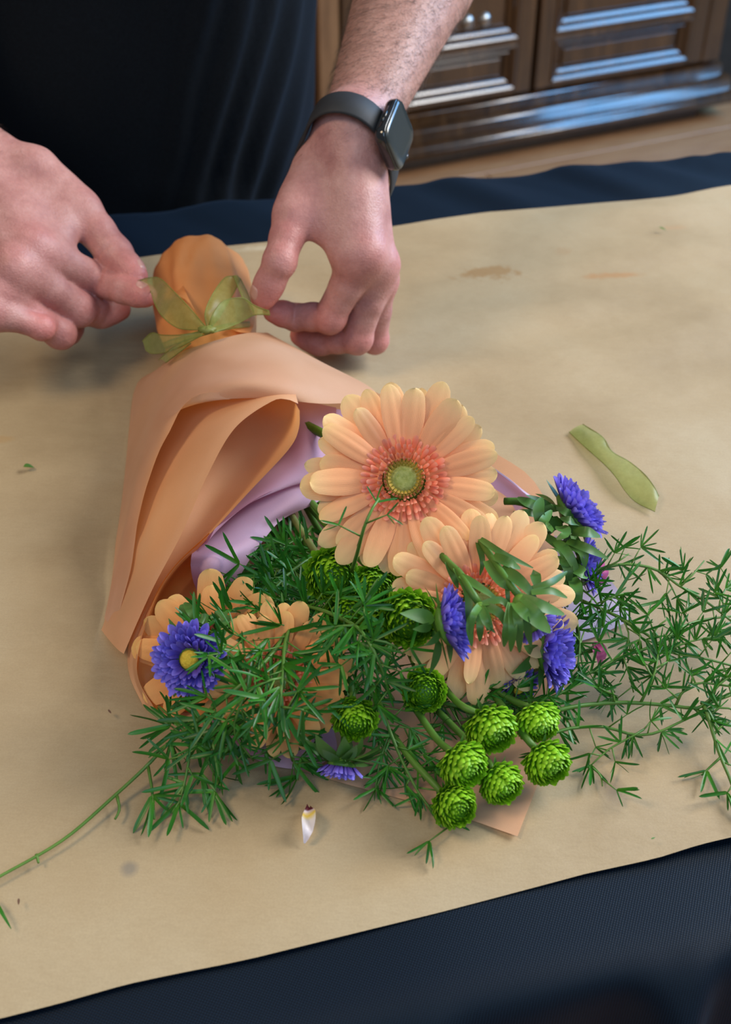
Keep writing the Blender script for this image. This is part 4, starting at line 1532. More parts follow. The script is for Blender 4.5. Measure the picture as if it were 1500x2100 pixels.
def needle_mesh(W, bend):
    V, F, t = [], [], []
    aa = (0, .08, .3, .55, .78, .92, 1)
    for a in aa:
        w = W * (.35 if a == 0 else 1 if a < .8 else .72 if a < .95 else .12) * (1 - .12 * abs(a - .45))
        for u in (-1, 0, 1):
            V.append((a, u * w / 2, abs(u) * w * .22 - bend * a * a)); t.append(a)
    for j in range(len(aa) - 1):
        for i in range(2):
            k = j * 3 + i
            F.append((k, k + 3, k + 4, k + 1))
    return mesh('needle', V, F, M['needle'], True, t)
NEED = [needle_mesh(w, b) for w, b in ((.088, .06), (.098, .18), (.080, -.06), (.092, -.16))]

def stem_to_neck(o, start, n0, r, mat, sink=.0, name='stem', end=None):
    e = end if end is not None else NECK + Vector((random.uniform(-.014, .014), random.uniform(-.01, .01), random.uniform(-.018, .004)))
    a = start - n0 * .02
    mid = a.lerp(e, .35); mid.z = min(mid.z, max(TZ + .018, a.z - .02 - sink))
    mid2 = a.lerp(e, .72); mid2.z = min(max(mid2.z, TZ + .02), TZ + .040)
    pts = cr([start, a, mid, mid2, e], 16)
    for p in pts: p.z = max(p.z, TZ + .0125)
    return tube(name, pts, r, mat, o, 7)

# ------------------------------------------------------------------ gerberas
def gerbera(px, py, h, rpx, nvec, label, key='gerbera', seed=1, spin=0., squash=1.0, disc=True, rows=((24, 1.0, .05), (17, .90, .17)), stem=True, lift=0., wide=1.0, sink=.0):
    rnd = random.Random(seed)
    c = P(px, py, h)
    R = rpx / pxscale(c)
    n = cdir(*nvec)
    g = thing('gerbera', c, label, 'flower', 'peach gerberas in the bouquet', frame(n, RGT))
    dr = R * .385
    for ri, (num, ln, tilt) in enumerate(rows):
        for i in range(num):
            phi = spin + 2 * math.pi * (i + ri * .5 + rnd.uniform(-.22, .22)) / num
            L = (R * ln - dr * .55) * rnd.uniform(.86, 1.07)
            ti = tilt + rnd.uniform(-.11, .11) + lift
            put('petal', rnd.choice(PET[key]), g, basis(phi, ti, dr * .55, -.0035 + ri * .0028, L, rnd.uniform(-.22, .22), wide * rnd.uniform(.95, 1.18)))
    if disc:
        for ring, (num, rr, ln, ti, z) in enumerate(((40, .80, .30, .40, .002), (38, .66, .26, .62, .0042), (34, .53, .22, .82, .006), (30, .42, .18, 1.0, .0072))):
            for i in range(num):
                phi = 2 * math.pi * (i + ring * .5 + rnd.uniform(-.3, .3)) / num
                put('inner_floret', rnd.choice(TRN), g, basis(phi, ti + rnd.uniform(-.15, .2), dr * rr, z, dr * ln * rnd.uniform(.8, 1.25), rnd.uniform(-.3, .3), 1.15))
        V, F = ball_data(dr * .38, 28, 14, (1, 1, .60))
        V = [(x, y, z * (1 - .25 * math.exp(-(x * x + y * y) / (dr * .12) ** 2)) + .0045) for x, y, z in V]
        d = put('disc', mesh('disc', V, F, M['disc']), g)
        for ring, (num, rr, z) in enumerate(((32, .42, .0070), (30, .36, .0090), (26, .31, .0105))):
            for i in range(num):
                phi = 2 * math.pi * (i + ring * .5) / num
                put('rim_floret', RIM[0], d, basis(phi, .95, dr * rr, z, dr * .155, 0, 1.1))
    V, F = tube_data([Vector((0, 0, -.004)), Vector((0, 0, -.010)), Vector((0, 0, -.018)), Vector((0, 0, -.022))], [dr * .9, dr * .85, dr * .45, .003], 16)
    put('calyx', mesh('calyx', V, F, M['stem']), g)
    if stem: stem_to_neck(g, c - n * .02, n, .0032, M['stem'], sink)
    return g
gerbera(829, 984, .118, 212, (-.04, .06, 1), 'largest peach gerbera, facing the viewer with a green disc, on top', seed=4, spin=.1)
gerbera(985, 1238, .072, 205, (.12, .02, 1), 'peach gerbera half covered by hanging aster leaves, right of the green pompons', seed=9, spin=.3)
gerbera(572, 1392, .046, 166, (.12, .32, 1), 'orange peach gerbera under the fern tangle, left of the lone green pompon', 'gerbera_warm', 13, .2, lift=.30)
gerbera(442, 1354, .034, 186, (-.15, .10, 1), 'leftmost peach gerbera, its petals fanned out behind the yellow-eyed aster', 'gerbera_warm', 17, .4, lift=.05, rows=((14, 1.0, .02), (8, .88, .12)), wide=1.3, sink=.08)

# ------------------------------------------------------------------ green button chrysanthemums
def pompon(px, py, h, rpx, nvec, label, seed, stem_px=None, stem_end=None, leaf=False):
    rnd = random.Random(seed)
    c = P(px, py, h)
    R = rpx / pxscale(c)
    n = cdir(*nvec)
    g = thing('button_chrysanthemum', c, label, 'flower', 'green button chrysanthemums', frame(n, RGT))
    V, F = ball_data(R * .78, 20, 12, (1, 1, .88))
    put('core', mesh('core', V, F, M['pom_core']), g)
    ga = math.pi * (3 - math.sqrt(5))
    NUM = 165
    Vi, Fi, Ti = [], [], []
    for i in range(NUM):
        u = (i + .5) / NUM
        th = math.acos(1 - 1.72 * u)                       # polar angle from the open top to well past the equator
        ph = i * ga
        size = R * (.10 + .36 * min(1, th / 1.2)) * rnd.uniform(.9, 1.12)
        rr = R * .76
        pos = Vector((math.sin(th) * math.cos(ph), math.sin(th) * math.sin(ph), math.cos(th) * .9)) * rr
        rad = Vector((math.sin(th) * math.cos(ph), math.sin(th) * math.sin(ph), math.cos(th))).normalized()
        tup = Vector((-math.cos(th) * math.cos(ph), -math.cos(th) * math.sin(ph), math.sin(th)))    # towards the top
        k = .85 if th < .5 else (.62 if th < 1.2 else .50)
        x = (rad * k + tup * (.75 - .25 * k) + Vector((rnd.gauss(0, .06), rnd.gauss(0, .06), rnd.gauss(0, .06)))).normalized()
        z = (rad * -1 - x * (rad * -1).dot(x)).normalized()   # hollow side looks inwards
        y = z.cross(x)
        B = Matrix(((x.x * size, y.x * size, z.x * size, pos.x), (x.y * size, y.y * size, z.y * size, pos.y), (x.z * size, y.z * size, z.z * size, pos.z), (0, 0, 0, 1)))
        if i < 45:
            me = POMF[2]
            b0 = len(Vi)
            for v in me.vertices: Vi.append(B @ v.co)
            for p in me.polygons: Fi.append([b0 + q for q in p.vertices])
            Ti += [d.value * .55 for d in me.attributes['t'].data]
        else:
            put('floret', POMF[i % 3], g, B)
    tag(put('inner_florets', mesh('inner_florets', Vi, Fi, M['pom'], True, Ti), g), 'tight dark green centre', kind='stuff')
    # small bracts and stem
    for i in range(6):
        put('bract', LEAF[i % 4], g, basis(i * 1.05 + rnd.random(), rnd.uniform(-.2, .5), R * .35, -R * .62, R * .55))
    if stem_px:
        pts = [c - n * R * .6] + [P(*q) for q in stem_px]
        tube('stem', cr(pts, 14), .0020, M['stem'], g, 8)
    else:
        stem_to_neck(g, c - n * R * .6, n, .0022, M['stem_brown'] if leaf else M['stem'])
    return g
pompon(680, 1178, .066, 57, (.25, -.25, .95), 'green button chrysanthemum nearest the lilac tissue, with a light bract', 21, leaf=True)
pompon(764, 1202, .058, 48, (.1, -.35, .9), 'green button chrysanthemum tucked just below the largest gerbera', 22)
pompon(824, 1170, .060, 46, (.45, -.1, .9), 'green button chrysanthemum half hidden behind the lowest petals of the largest gerbera', 23)
pompon(838, 1267, .078, 60, (.12, -.22, .97), 'round green button chrysanthemum with spiral centre beside the edge-on aster', 24)
pompon(714, 1254, .046, 48, (.0, -.2, .95), 'shaded green button chrysanthemum crossed by fern needles, left of the group', 25)
pompon(778, 1282, .050, 42, (-.1, -.2, .95), 'small shaded green button chrysanthemum between two larger ones', 26)
pompon(870, 1415, .042, 46, (.10, -.05, 1), 'green button chrysanthemum at the lower left of the leaf-covered gerbera', 27, [(850, 1360, .036), (820, 1300, .03), (760, 1200, .028)])
pompon(728, 1472, .046, 47, (.05, -.42, .9), 'lone green button chrysanthemum above the downturned aster', 28)
pompon(1006, 1490, .040, 54, (.30, -.55, .7), 'uppermost left green button chrysanthemum of the front cluster of six', 29, [(955, 1452, .042), (920, 1420, .036), (860, 1330, .03)])
pompon(1101, 1475, .034, 48, (.25, -.70, .6), 'uppermost right green button chrysanthemum of the front cluster', 30, [(1060, 1440, .032), (1000, 1400, .03), (930, 1320, .03)])
pompon(948, 1565, .040, 52, (.45, -.50, .7), 'green button chrysanthemum in the middle left of the front cluster', 31, [(900, 1520, .036), (858, 1462, .034), (815, 1400, .03)])
pompon(1120, 1560, .028, 50, (.40, -.50, .7), 'rightmost green button chrysanthemum of the front cluster', 32, [(1085, 1520, .034), (1062, 1490, .032), (1010, 1420, .03)])
pompon(1026, 1603, .027, 47, (.40, -.50, .7), 'green button chrysanthemum low in the middle of the front cluster', 33, [(1000, 1560, .026), (960, 1520, .024), (900, 1460, .024)])
pompon(930, 1650, .026, 48, (.45, -.25, .85), 'lowest green button chrysanthemum, nearest the bottom of the photo', 34, [(895, 1612, .026), (850, 1565, .026), (800, 1500, .024)])

# ------------------------------------------------------------------ purple asters
def aster(px, py, h, rpx, nvec, label, seed, num=(34, 32, 28, 22), disc=True, leaves=11, cone=.0, stem=True, ll=1.0, sink=.0):
    rnd = random.Random(seed)
    c = P(px, py, h)
    R = rpx / pxscale(c)
    n = cdir(*nvec)
    g = thing('purple_aster', c, label, 'flower', 'purple asters', frame(n, RGT))
    k = 0
    for ring, nn in enumerate(num):
        for i in range(nn):
            phi = 2 * math.pi * (i + rnd.uniform(-.35, .35) + ring * .5) / nn
            L = R * (.50 - .02 * ring) * rnd.uniform(.85, 1.15)
            put('petal', AST[k % 3], g, basis(phi, .10 + cone + ring * .24 + rnd.uniform(-.15, .15), R * (.58 - .085 * ring), ring * R * .03, L, rnd.uniform(-.4, .4)))
            k += 1
    if disc:
        V, F = ball_data(R * .27, 22, 10, (1, 1, .45))
        put('disc', mesh('disc', [(x, y, z + R * .14) for x, y, z in V], F, M['aster_disc']), g)
    V, F = tube_data([Vector((0, 0, R * a)) for a in (.02, -.10, -.25, -.36)], [R * .60, R * .58, R * .32, .003], 14)
    put('calyx', mesh('calyx', V, F, M['leaf']), g)
    for i in range(leaves):
        phi = 2 * math.pi * (i + rnd.uniform(-.3, .3)) / leaves
        put('leaf', LEAF[i % 4], g, basis(phi, rnd.uniform(-.35, .25) - (.3 if i % 2 else 0), R * .34, -R * (.14 + .10 * (i % 3)), R * rnd.uniform(.75, 1.05) * ll, rnd.uniform(-.6, .6), 1.25))
    if stem: stem_to_neck(g, c - n * R * .3, n, .0020, M['stem'], sink)
    return g
aster(392, 1352, .066, 76, (-.22, .02, .97), 'purple aster with a yellow eye showing, in front of the leftmost gerbera', 41, (38, 36, 32, 26), cone=.1, sink=.08)
aster(1176, 1048, .056, 78, (.72, .60, .28), 'purple aster seen edge-on at the upper right, facing away from the bouquet', 42, leaves=16, cone=.35)
aster(1200, 1160, .046, 58, (.85, .10, .35), 'purple aster half hidden by its leaves, just below the upper right one', 43, leaves=12, cone=.2)
aster(918, 1278, .092, 78, (.93, .22, .28), 'blue-purple aster turned edge-on beside the round green pompon', 44, leaves=13, cone=.40, stem=False)
aster(1128, 1335, .046, 80, (.88, -.02, .45), 'purple aster edge-on at the right rim of the leaf-covered gerbera', 45, leaves=9, cone=.38)
aster(700, 1570, .026, 50, (-.12, -.88, .18), 'downturned purple aster touching the brown paper under green bracts', 46, (26, 22, 18), leaves=20, cone=.5, ll=1.75)
aster(1062, 1408, .028, 52, (.45, -.55, .6), 'shadowed purple aster below the leaf-covered gerbera', 47, (26, 24), leaves=8)
aster(1100, 1282, .086, 46, (.55, -.70, -.15), 'purple aster almost hidden under drooping leaves on the gerbera', 48, (24, 20), leaves=4, stem=False, cone=.2)

# ------------------------------------------------------------------ hanging leafy aster buds across the gerbera
def free_leaf(name, pts, wpx, parent, mat=None, tipw=.06):
    q = cr([P(*p) for p in pts], 12)
    sc = pxscale(q[0])
    V, F, t = [], [], []
    for i, p in enumerate(q):
        a = i / 11
        d = (q[min(i + 1, 11)] - q[max(i - 1, 0)]).normalized()
        v = (CAM - p).normalized()
        x = d.cross(v * .6 + Vector((0, 0, .5))).normalized()
        up = x.cross(d)
        w = wpx / sc * max(tipw, math.sin(math.pi * min(1, .12 + a * .86) ** .8) ** .6) / 2
        V += [p + x * w + up * w * .25, p, p - x * w + up * w * .25]; t += [a, a, a]
    for i in range(11):
        for k in range(2):
            b = i * 3 + k
            F.append((b, b + 1, b + 4, b + 3))
    me = mesh(name, V, F, mat or M['leaf'], True, t)
    me.transform(parent.matrix_basis.inverted())
    return put(name, me, parent)

def leafy_bud(label, stem, leaves, cen, rpx):
    g = thing('aster_bud', P(*cen), label, 'flower bud', 'leafy aster buds')
    tube('stem', cr([P(*p) for p in stem], 14), .0021, M['stem'], g, 8)
    V, F = ball_data(rpx / pxscale(P(*cen)), 14, 9, (1, 1, 1.1))
    put('bud', mesh('bud', V, F, M['bud']), g)
    for pts, w in leaves:
        free_leaf('leaf', pts, w, g)
M['bud'] = m_plain('bud_green', (.10, .22, .02), (.16, .31, .04), .5, 90, .4)
leafy_bud('leafy green aster bud hanging from the left stem over the gerbera',
    [(880, 1110, .088), (918, 1152, .098), (945, 1178, .104), (968, 1215, .106), (985, 1240, .102)],
    [([(985, 1240, .106), (965, 1280, .104), (968, 1325, .092)], 18), ([(985, 1240, .106), (985, 1285, .106), (985, 1315, .094)], 17),
     ([(988, 1242, .106), (1004, 1285, .106), (1003, 1300, .098)], 18), ([(990, 1240, .106), (1025, 1258, .106), (1042, 1290, .096)], 20),
     ([(990, 1238, .107), (1030, 1232, .108), (1054, 1262, .100)], 16), ([(945, 1180, .106), (985, 1205, .108), (1022, 1230, .104)], 17),
     ([(935, 1165, .104), (960, 1215, .104), (962, 1260, .098), (966, 1322, .084)], 17), ([(918, 1152, .100), (932, 1185, .098), (940, 1206, .090)], 16),
     ([(985, 1243, .108), (972, 1262, .110), (966, 1300, .100)], 15), ([(986, 1243, .108), (996, 1275, .110), (1016, 1298, .100)], 15)],
    (986, 1252, .102), 17)
leafy_bud('leafy green aster bud with broad leaves hanging from the right stem over the gerbera',
    [(955, 1065, .088), (980, 1100, .098), (1010, 1145, .106), (1040, 1190, .110), (1068, 1225, .108)],
    [([(985, 1105, .102), (1030, 1135, .110), (1094, 1165, .104)], 15), ([(1012, 1140, .108), (1045, 1155, .112), (1068, 1166, .106)], 22),
     ([(1000, 1150, .106), (1030, 1195, .110), (1064, 1212, .106)], 26), ([(1028, 1165, .108), (1070, 1195, .114), (1102, 1232, .108)], 27),
     ([(1070, 1225, .112), (1115, 1245, .112), (1158, 1260, .100)], 26), ([(1090, 1215, .112), (1130, 1212, .112), (1164, 1226, .104)], 17),
     ([(1090, 1208, .112), (1130, 1195, .114), (1164, 1172, .108)], 16), ([(1070, 1235, .112), (1100, 1268, .110), (1130, 1296, .098)], 36),
     ([(1062, 1238, .112), (1076, 1268, .112), (1090, 1326, .092)], 19), ([(1055, 1238, .112), (1064, 1280, .112), (1066, 1338, .090)], 19),
     ([(1050, 1238, .112), (1052, 1290, .110), (1048, 1336, .090)], 18), ([(1048, 1236, .112), (1040, 1290, .108), (1034, 1326, .090)], 18),
     ([(1058, 1238, .113), (1074, 1256, .116), (1090, 1276, .108)], 24), ([(1098, 1186, .108), (1098, 1178, .110), (1104, 1210, .108)], 22),
     ([(1040, 1190, .110), (1042, 1225, .106), (1044, 1252, .098)], 10), ([(980, 1110, .100), (990, 1150, .100), (985, 1180, .092)], 13)],
    (1070, 1236, .106), 19)

# green leafy clump of the upper right asters
lf = thing('leafy_aster_stem', P(1130, 1080, .050), 'clump of bluish green aster leaves at the upper right of the bouquet', 'foliage')
tube('stem', cr([P(1035, 1028, .058), P(1070, 1030, .060), P(1110, 1050, .056), P(1150, 1080, .046)], 12), .0024, M['stem'], lf, 8)
for pts, w in [([(1115, 1045, .062), (1085, 1032, .070), (1062, 1020, .066)], 22), ([(1110, 1080, .066), (1105, 1045, .074), (1112, 1020, .072)], 24),
               ([(1105, 1090, .064), (1115, 1070, .072), (1132, 1046, .070)], 20), ([(1118, 1060, .062), (1085, 1052, .070), (1053, 1050, .066)], 17),
               ([(1150, 1080, .064), (1160, 1095, .076), (1142, 1106, .074)], 28), ([(1175, 1092, .064), (1205, 1092, .070), (1232, 1100, .062)], 24),
               ([(1165, 1110, .064), (1205, 1125, .070), (1248, 1146, .058)], 20), ([(1140, 1110, .062), (1165, 1135, .068), (1190, 1185, .056)], 22),
               ([(1160, 1115, .060), (1195, 1130, .064), (1200, 1165, .056)], 24), ([(1120, 1100, .058), (1150, 1125, .062), (1165, 1160, .052)], 20),
               ([(1150, 1140, .056), (1165, 1165, .062), (1168, 1200, .052)], 24), ([(1165, 1160, .056), (1195, 1175, .062), (1200, 1185, .054)], 26),
               ([(1180, 1065, .060), (1160, 1050, .068), (1140, 1040, .064)], 18), ([(1185, 1075, .062), (1170, 1068, .072), (1150, 1062, .070)], 22),
               ([(1135, 1090, .068), (1125, 1078, .074), (1122, 1070, .074)], 12), ([(1100, 1120, .058), (1080, 1112, .062), (1060, 1116, .058)], 14),
               ([(1175, 1185, .054), (1185, 1215, .058), (1180, 1240, .048)], 26), ([(1155, 1190, .054), (1150, 1215, .056), (1165, 1245, .048)], 22)]:
    free_leaf('leaf', pts, w, lf)
lf2 = thing('leafy_aster_stem', P(400, 1270, .05), 'dark rounded aster leaves peeping above the yellow-eyed aster', 'foliage')
tube('stem', cr([P(470, 1240, .045), P(440, 1262, .052), P(405, 1290, .056)], 8), .0018, M['stem'], lf2, 7)
for pts, w in [([(400, 1285, .058), (385, 1262, .068), (372, 1240, .064)], 28), ([(408, 1280, .060), (395, 1255, .070), (378, 1236, .068)], 24),
               ([(430, 1285, .058), (420, 1270, .068), (398, 1268, .066)], 26), ([(440, 1278, .058), (452, 1262, .066), (462, 1250, .060)], 26),
               ([(440, 1290, .058), (455, 1278, .064), (470, 1262, .060)], 22), ([(340, 1320, .056), (334, 1310, .060), (336, 1300, .056)], 20)]:
    free_leaf('leaf', pts, w, lf2)

# pink flowers peeping through the ferns on the right
def pink_flower(label, cen, sets):
    g = thing('pink_flower', P(*cen), label, 'flower')
    for pts, w in sets: free_leaf('petal', pts, w, g, M['pink'], .3)
    tube('stem', cr([P(*cen), P(cen[0] - 60, cen[1] + 10, cen[2] - .008), P(cen[0] - 150, cen[1] - 20, .02)], 8), .0015, M['stem'], g, 6)
pink_flower('magenta pink flower peeping through the ferns at right', (1222, 1190, .030),
    [([(1215, 1195, .032), (1222, 1170, .040), (1236, 1148, .038)], 30), ([(1222, 1200, .032), (1234, 1180, .040), (1244, 1166, .036)], 24), ([(1210, 1200, .030), (1218, 1185, .042), (1228, 1160, .042)], 22), ([(1205, 1195, .030), (1212, 1178, .038), (1218, 1160, .036)], 20)])
pink_flower('small pink flower hanging beneath the fern stems, lower than the magenta one', (1228, 1330, .022),
    [([(1226, 1316, .024), (1232, 1340, .026), (1230, 1362, .018)], 20), ([(1224, 1318, .024), (1238, 1332, .028), (1240, 1352, .020)], 15), ([(1220, 1318, .022), (1222, 1336, .026), (1226, 1352, .018)], 12)])
# ------------------------------------------------------------------ asparagus fern sprays
def fern(label, stems, seed, dens=1.0, needle=58, r=.0010, spread=1.0, fan=None, whorl=(4, 7)):
    "stems: list of (points, density); needles sit in small whorls along each stem"
    rnd = random.Random(seed)
    first = P(*stems[0][0][0])
    g = thing('fern_spray', first, label, 'fern', 'asparagus fern sprays')
    inv = g.matrix_basis.inverted()
    for si, (pts, dn) in enumerate(stems):
        w = [P(*q) for q in pts]
        L = sum((b - a).length for a, b in zip(w, w[1:]))
        n = max(6, int(L / .006))
        c = cr(w, n)
        tube('stem', c, [r * (1.25 if si == 0 else .8) * (1 - .45 * i / n) for i in range(n)], M['fern_stem'], g, 6)
        if dn <= 0: continue
        step = .0085 / (dens * dn)
        s = rnd.uniform(.2, 1) * step
        side = 1
        while s < L:
            f = s / L * (n - 1); i = min(int(f), n - 2)
            p = c[i].lerp(c[i + 1], f - i)
            d = (c[i + 1] - c[i]).normalized()
            v = (CAM - p).normalized()
            lat = d.cross(v).normalized()
            side = -side
            # a short side twig or a direct whorl
            q = p
            twig = rnd.random() < .45
            if twig:
                e = p + (lat * side * rnd.uniform(.5, 1) + d * rnd.uniform(.2, .8) + v * rnd.uniform(-.2, .5)) * .011 * rnd.uniform(.5, 1.3)
                e.z = max(e.z, TZ + .0105)
                q = e
                tube('twig', [p, p.lerp(e, .5) + v * .0005, e], [r * .55, r * .5, r * .35], M['fern_stem'], g, 5)
            k = rnd.randint(*whorl)
            if s > L * .93: k += 2
            main = (lat * side * rnd.uniform(.2, .9) + d * rnd.uniform(.1, 1.0)).normalized()
            for m_ in range(k):
                a = rnd.uniform(-1.25, 1.25) * spread
                dirv = (main * math.cos(a) + v.cross(main).normalized() * math.sin(a) + v * rnd.uniform(-.45, .55)).normalized()
                ln = needle / pxscale(q) * rnd.uniform(.55, 1.2)
                if q.z + dirv.z * ln < TZ + .0102:
                    dirv.z = (TZ + .0102 - q.z) / ln; dirv.normalize()
                zz = (v + Vector((rnd.gauss(0, .5), rnd.gauss(0, .5), rnd.gauss(0, .5))))
                B = frame3(dirv, zz)
                put('needle', NEED[rnd.randrange(4)], g, inv @ Matrix.Translation(q) @ B.to_4x4() @ Matrix.Diagonal((ln, ln * rnd.uniform(.85, 1.25) * 1.1, ln, 1)))
            s += step * rnd.uniform(.7, 1.3)
    return g

def frame3(x, zhint):
    x = x.normalized()
    y = zhint.cross(x)
    if y.length < 1e-5: y = Vector((0, 1, 0)).cross(x)
    y.normalize(); z = x.cross(y)
    return Matrix(((x.x, y.x, z.x), (x.y, y.y, z.y), (x.z, y.z, z.z)))

def S(*pts): return list(pts)
# right-hand sprays
fern('topmost fern spray arching out to the right edge over the brown paper', [
    (S((1180, 1180, .040), (1243, 1164, .044), (1286, 1157, .046), (1346, 1168, .044), (1396, 1203, .040), (1436, 1225, .036), (1475, 1253, .032), (1520, 1290, .028)), 1.0),
    (S((1243, 1164, .044), (1270, 1150, .05), (1290, 1136, .05)), .8), (S((1396, 1203, .040), (1420, 1180, .044), (1445, 1150, .044)), .7),
    (S((1346, 1168, .044), (1370, 1190, .038), (1396, 1240, .03)), .9), (S((1475, 1253, .032), (1480, 1225, .036), (1500, 1190, .034)), .8)], 51, 1.05, needle=50, r=.00085)
fern('second fern spray, running under the topmost one into a dense tangle at right', [
    (S((1190, 1230, .030), (1228, 1246, .034), (1279, 1271, .038), (1336, 1307, .036), (1371, 1336, .034), (1443, 1350, .030), (1520, 1370, .026)), 1.1),
    (S((1336, 1307, .036), (1350, 1285, .040), (1372, 1268, .042)), 1.0), (S((1371, 1336, .034), (1396, 1322, .038), (1440, 1310, .038), (1500, 1300, .034)), 1.1),
    (S((1228, 1246, .034), (1250, 1225, .042), (1290, 1215, .040)), 1.1), (S((1279, 1271, .038), (1290, 1300, .034), (1286, 1340, .028)), .9)], 52, 1.15, needle=50, r=.00085)
fern('third fern spray, sloping up to the right through the tangle', [
    (S((1150, 1405, .022), (1221, 1375, .026), (1278, 1346, .030), (1321, 1332, .034), (1361, 1314, .036), (1393, 1289, .036), (1443, 1271, .032), (1520, 1262, .028)), 1.05),
    (S((1221, 1375, .026), (1240, 1390, .022), (1262, 1420, .016)), .8), (S((1278, 1346, .030), (1290, 1380, .026), (1300, 1420, .018)), .8),
    (S((1361, 1314, .036), (1370, 1345, .030), (1362, 1390, .022)), 1.0), (S((1200, 1385, .024), (1190, 1330, .034), (1200, 1290, .036)), 1.0)], 53, 1.05, needle=50, r=.00085)
fern('fern spray with the long bare stem reaching right from the front pompons', [
    (S((1130, 1460, .026), (1165, 1452, .026), (1200, 1446, .024), (1261, 1441, .022), (1314, 1442, .022), (1386, 1448, .022), (1425, 1453, .024), (1453, 1443, .026), (1500, 1425, .026), (1530, 1412, .026)), .25),
    (S((1261, 1441, .022), (1255, 1415, .03), (1240, 1400, .032)), .5), (S((1314, 1442, .022), (1332, 1407, .030), (1346, 1371, .036), (1350, 1340, .036)), 1.2),
    (S((1386, 1448, .022), (1400, 1420, .030), (1430, 1400, .034), (1500, 1408, .032)), 1.3), (S((1425, 1453, .024), (1450, 1470, .022), (1480, 1450, .028), (1515, 1460, .026)), 1.3),
    (S((1453, 1443, .026), (1470, 1410, .034), (1500, 1385, .036)), 1.2)], 54, 1.1, needle=50, r=.0011)
fern('low fern spray lying flat right of the front pompons', [
    (S((1104, 1514, .020), (1164, 1495, .020), (1200, 1491, .019), (1243, 1491, .018), (1300, 1507, .018), (1346, 1503, .020), (1393, 1482, .022), (1443, 1457, .024)), .85),
    (S((1321, 1496, .020), (1296, 1511, .018), (1250, 1536, .015), (1211, 1571, .012)), 1.0), (S((1354, 1450, .022), (1335, 1480, .020), (1321, 1496, .020)), .6),
    (S((1211, 1571, .012), (1232, 1590, .011), (1236, 1612, .0108)), .7)], 55, 1.1, needle=52, r=.00085)
fern('fern spray dropping down the right edge of the photo', [
    (S((1440, 1440, .026), (1450, 1461, .024), (1464, 1507, .020), (1479, 1553, .016), (1500, 1603, .013), (1518, 1660, .012)), .8),
    (S((1464, 1507, .020), (1480, 1490, .022), (1500, 1478, .022)), .8), (S((1479, 1553, .016), (1455, 1575, .013), (1440, 1590, .012)), .7)], 56, .9)
# left-hand sprays
fern('fern spray with the long stem trailing to the lower left edge', [
    (S((640, 1210, .046), (610, 1262, .056), (560, 1338, .068), (500, 1400, .066), (450, 1440, .056), (400, 1482, .042), (340, 1530, .026), (300, 1572, .018), (235, 1632, .0135), (130, 1722, .012), (0, 1797, .012), (-60, 1830, .012)), 0),
    (S((560, 1338, .068), (500, 1400, .066), (450, 1440, .056), (400, 1482, .042), (350, 1522, .028)), .9),
    (S((304, 1572, .018), (312, 1620, .016), (317, 1680, .013)), .35), (S((398, 1484, .042), (384, 1580, .022), (368, 1644, .014), (352, 1668, .0125)), .8),
    (S((420, 1470, .046), (421, 1540, .030), (436, 1580, .020), (450, 1602, .015)), 1.3), (S((380, 1500, .036), (350, 1470, .034), (326, 1448, .026)), .6),
    (S((240, 1632, .0135), (245, 1660, .012), (236, 1680, .0115)), .25), (S((75, 1752, .012), (79, 1770, .0112)), .2)], 57, 1.2, needle=76, r=.0012)
fern('fern spray hanging over the front of the bouquet left of centre', [
    (S((640, 1240, .050), (590, 1300, .066), (580, 1390, .072), (575, 1450, .066), (585, 1500, .046), (600, 1560, .022)), 1.0),
    (S((580, 1390, .072), (540, 1400, .074), (500, 1430, .068), (450, 1500, .046), (430, 1540, .030)), 1.1),
    (S((575, 1450, .066), (620, 1455, .066), (650, 1470, .056)), .8), (S((600, 1545, .026), (606, 1580, .016), (612, 1600, .0115)), .8),
    (S((500, 1430, .068), (480, 1500, .048), (520, 1560, .024)), .9)], 58, 1.45, needle=76)
fern('dense dark fern spray between the lilac tissue and the green pompons', [
    (S((660, 1130, .036), (600, 1170, .044), (540, 1230, .052), (480, 1270, .056), (430, 1300, .060)), 1.25),
    (S((640, 1140, .034), (600, 1120, .042), (560, 1110, .044)), 1.1), (S((600, 1170, .044), (560, 1165, .046), (510, 1190, .044), (480, 1215, .036)), 1.2),
    (S((600, 1230, .046), (560, 1260, .056), (500, 1310, .066), (470, 1335, .072), (425, 1345, .078)), .9),
    (S((640, 1200, .040), (620, 1240, .048), (590, 1290, .056)), 1.2)], 59, 1.5, needle=68)
fern('dark inner fern filling the gap beside the stems under the lilac tissue', [
    (S((640, 1080, .020), (600, 1130, .024), (560, 1190, .026), (510, 1250, .026)), 1.3), (S((620, 1100, .022), (570, 1130, .026), (520, 1180, .028)), 1.2),
    (S((650, 1180, .024), (600, 1220, .028), (540, 1290, .030)), 1.3), (S((660, 1240, .026), (640, 1290, .030), (600, 1330, .032)), 1.0)], 60, 1.4, needle=64)
fern('fern spray crossing the shaded green pompons in the middle', [
    (S((620, 1240, .058), (670, 1255, .074), (728, 1283, .086), (752, 1310, .088), (772, 1345, .084), (790, 1390, .070), (800, 1430, .056)), 1.05),
    (S((728, 1283, .086), (690, 1285, .084), (660, 1300, .076)), 1.0), (S((752, 1310, .088), (800, 1320, .086), (830, 1345, .076)), .8),
    (S((740, 1300, .086), (730, 1340, .080), (720, 1380, .070)), .9), (S((728, 1283, .086), (750, 1262, .092), (775, 1250, .092)), .7)], 61, 1.4, needle=70)
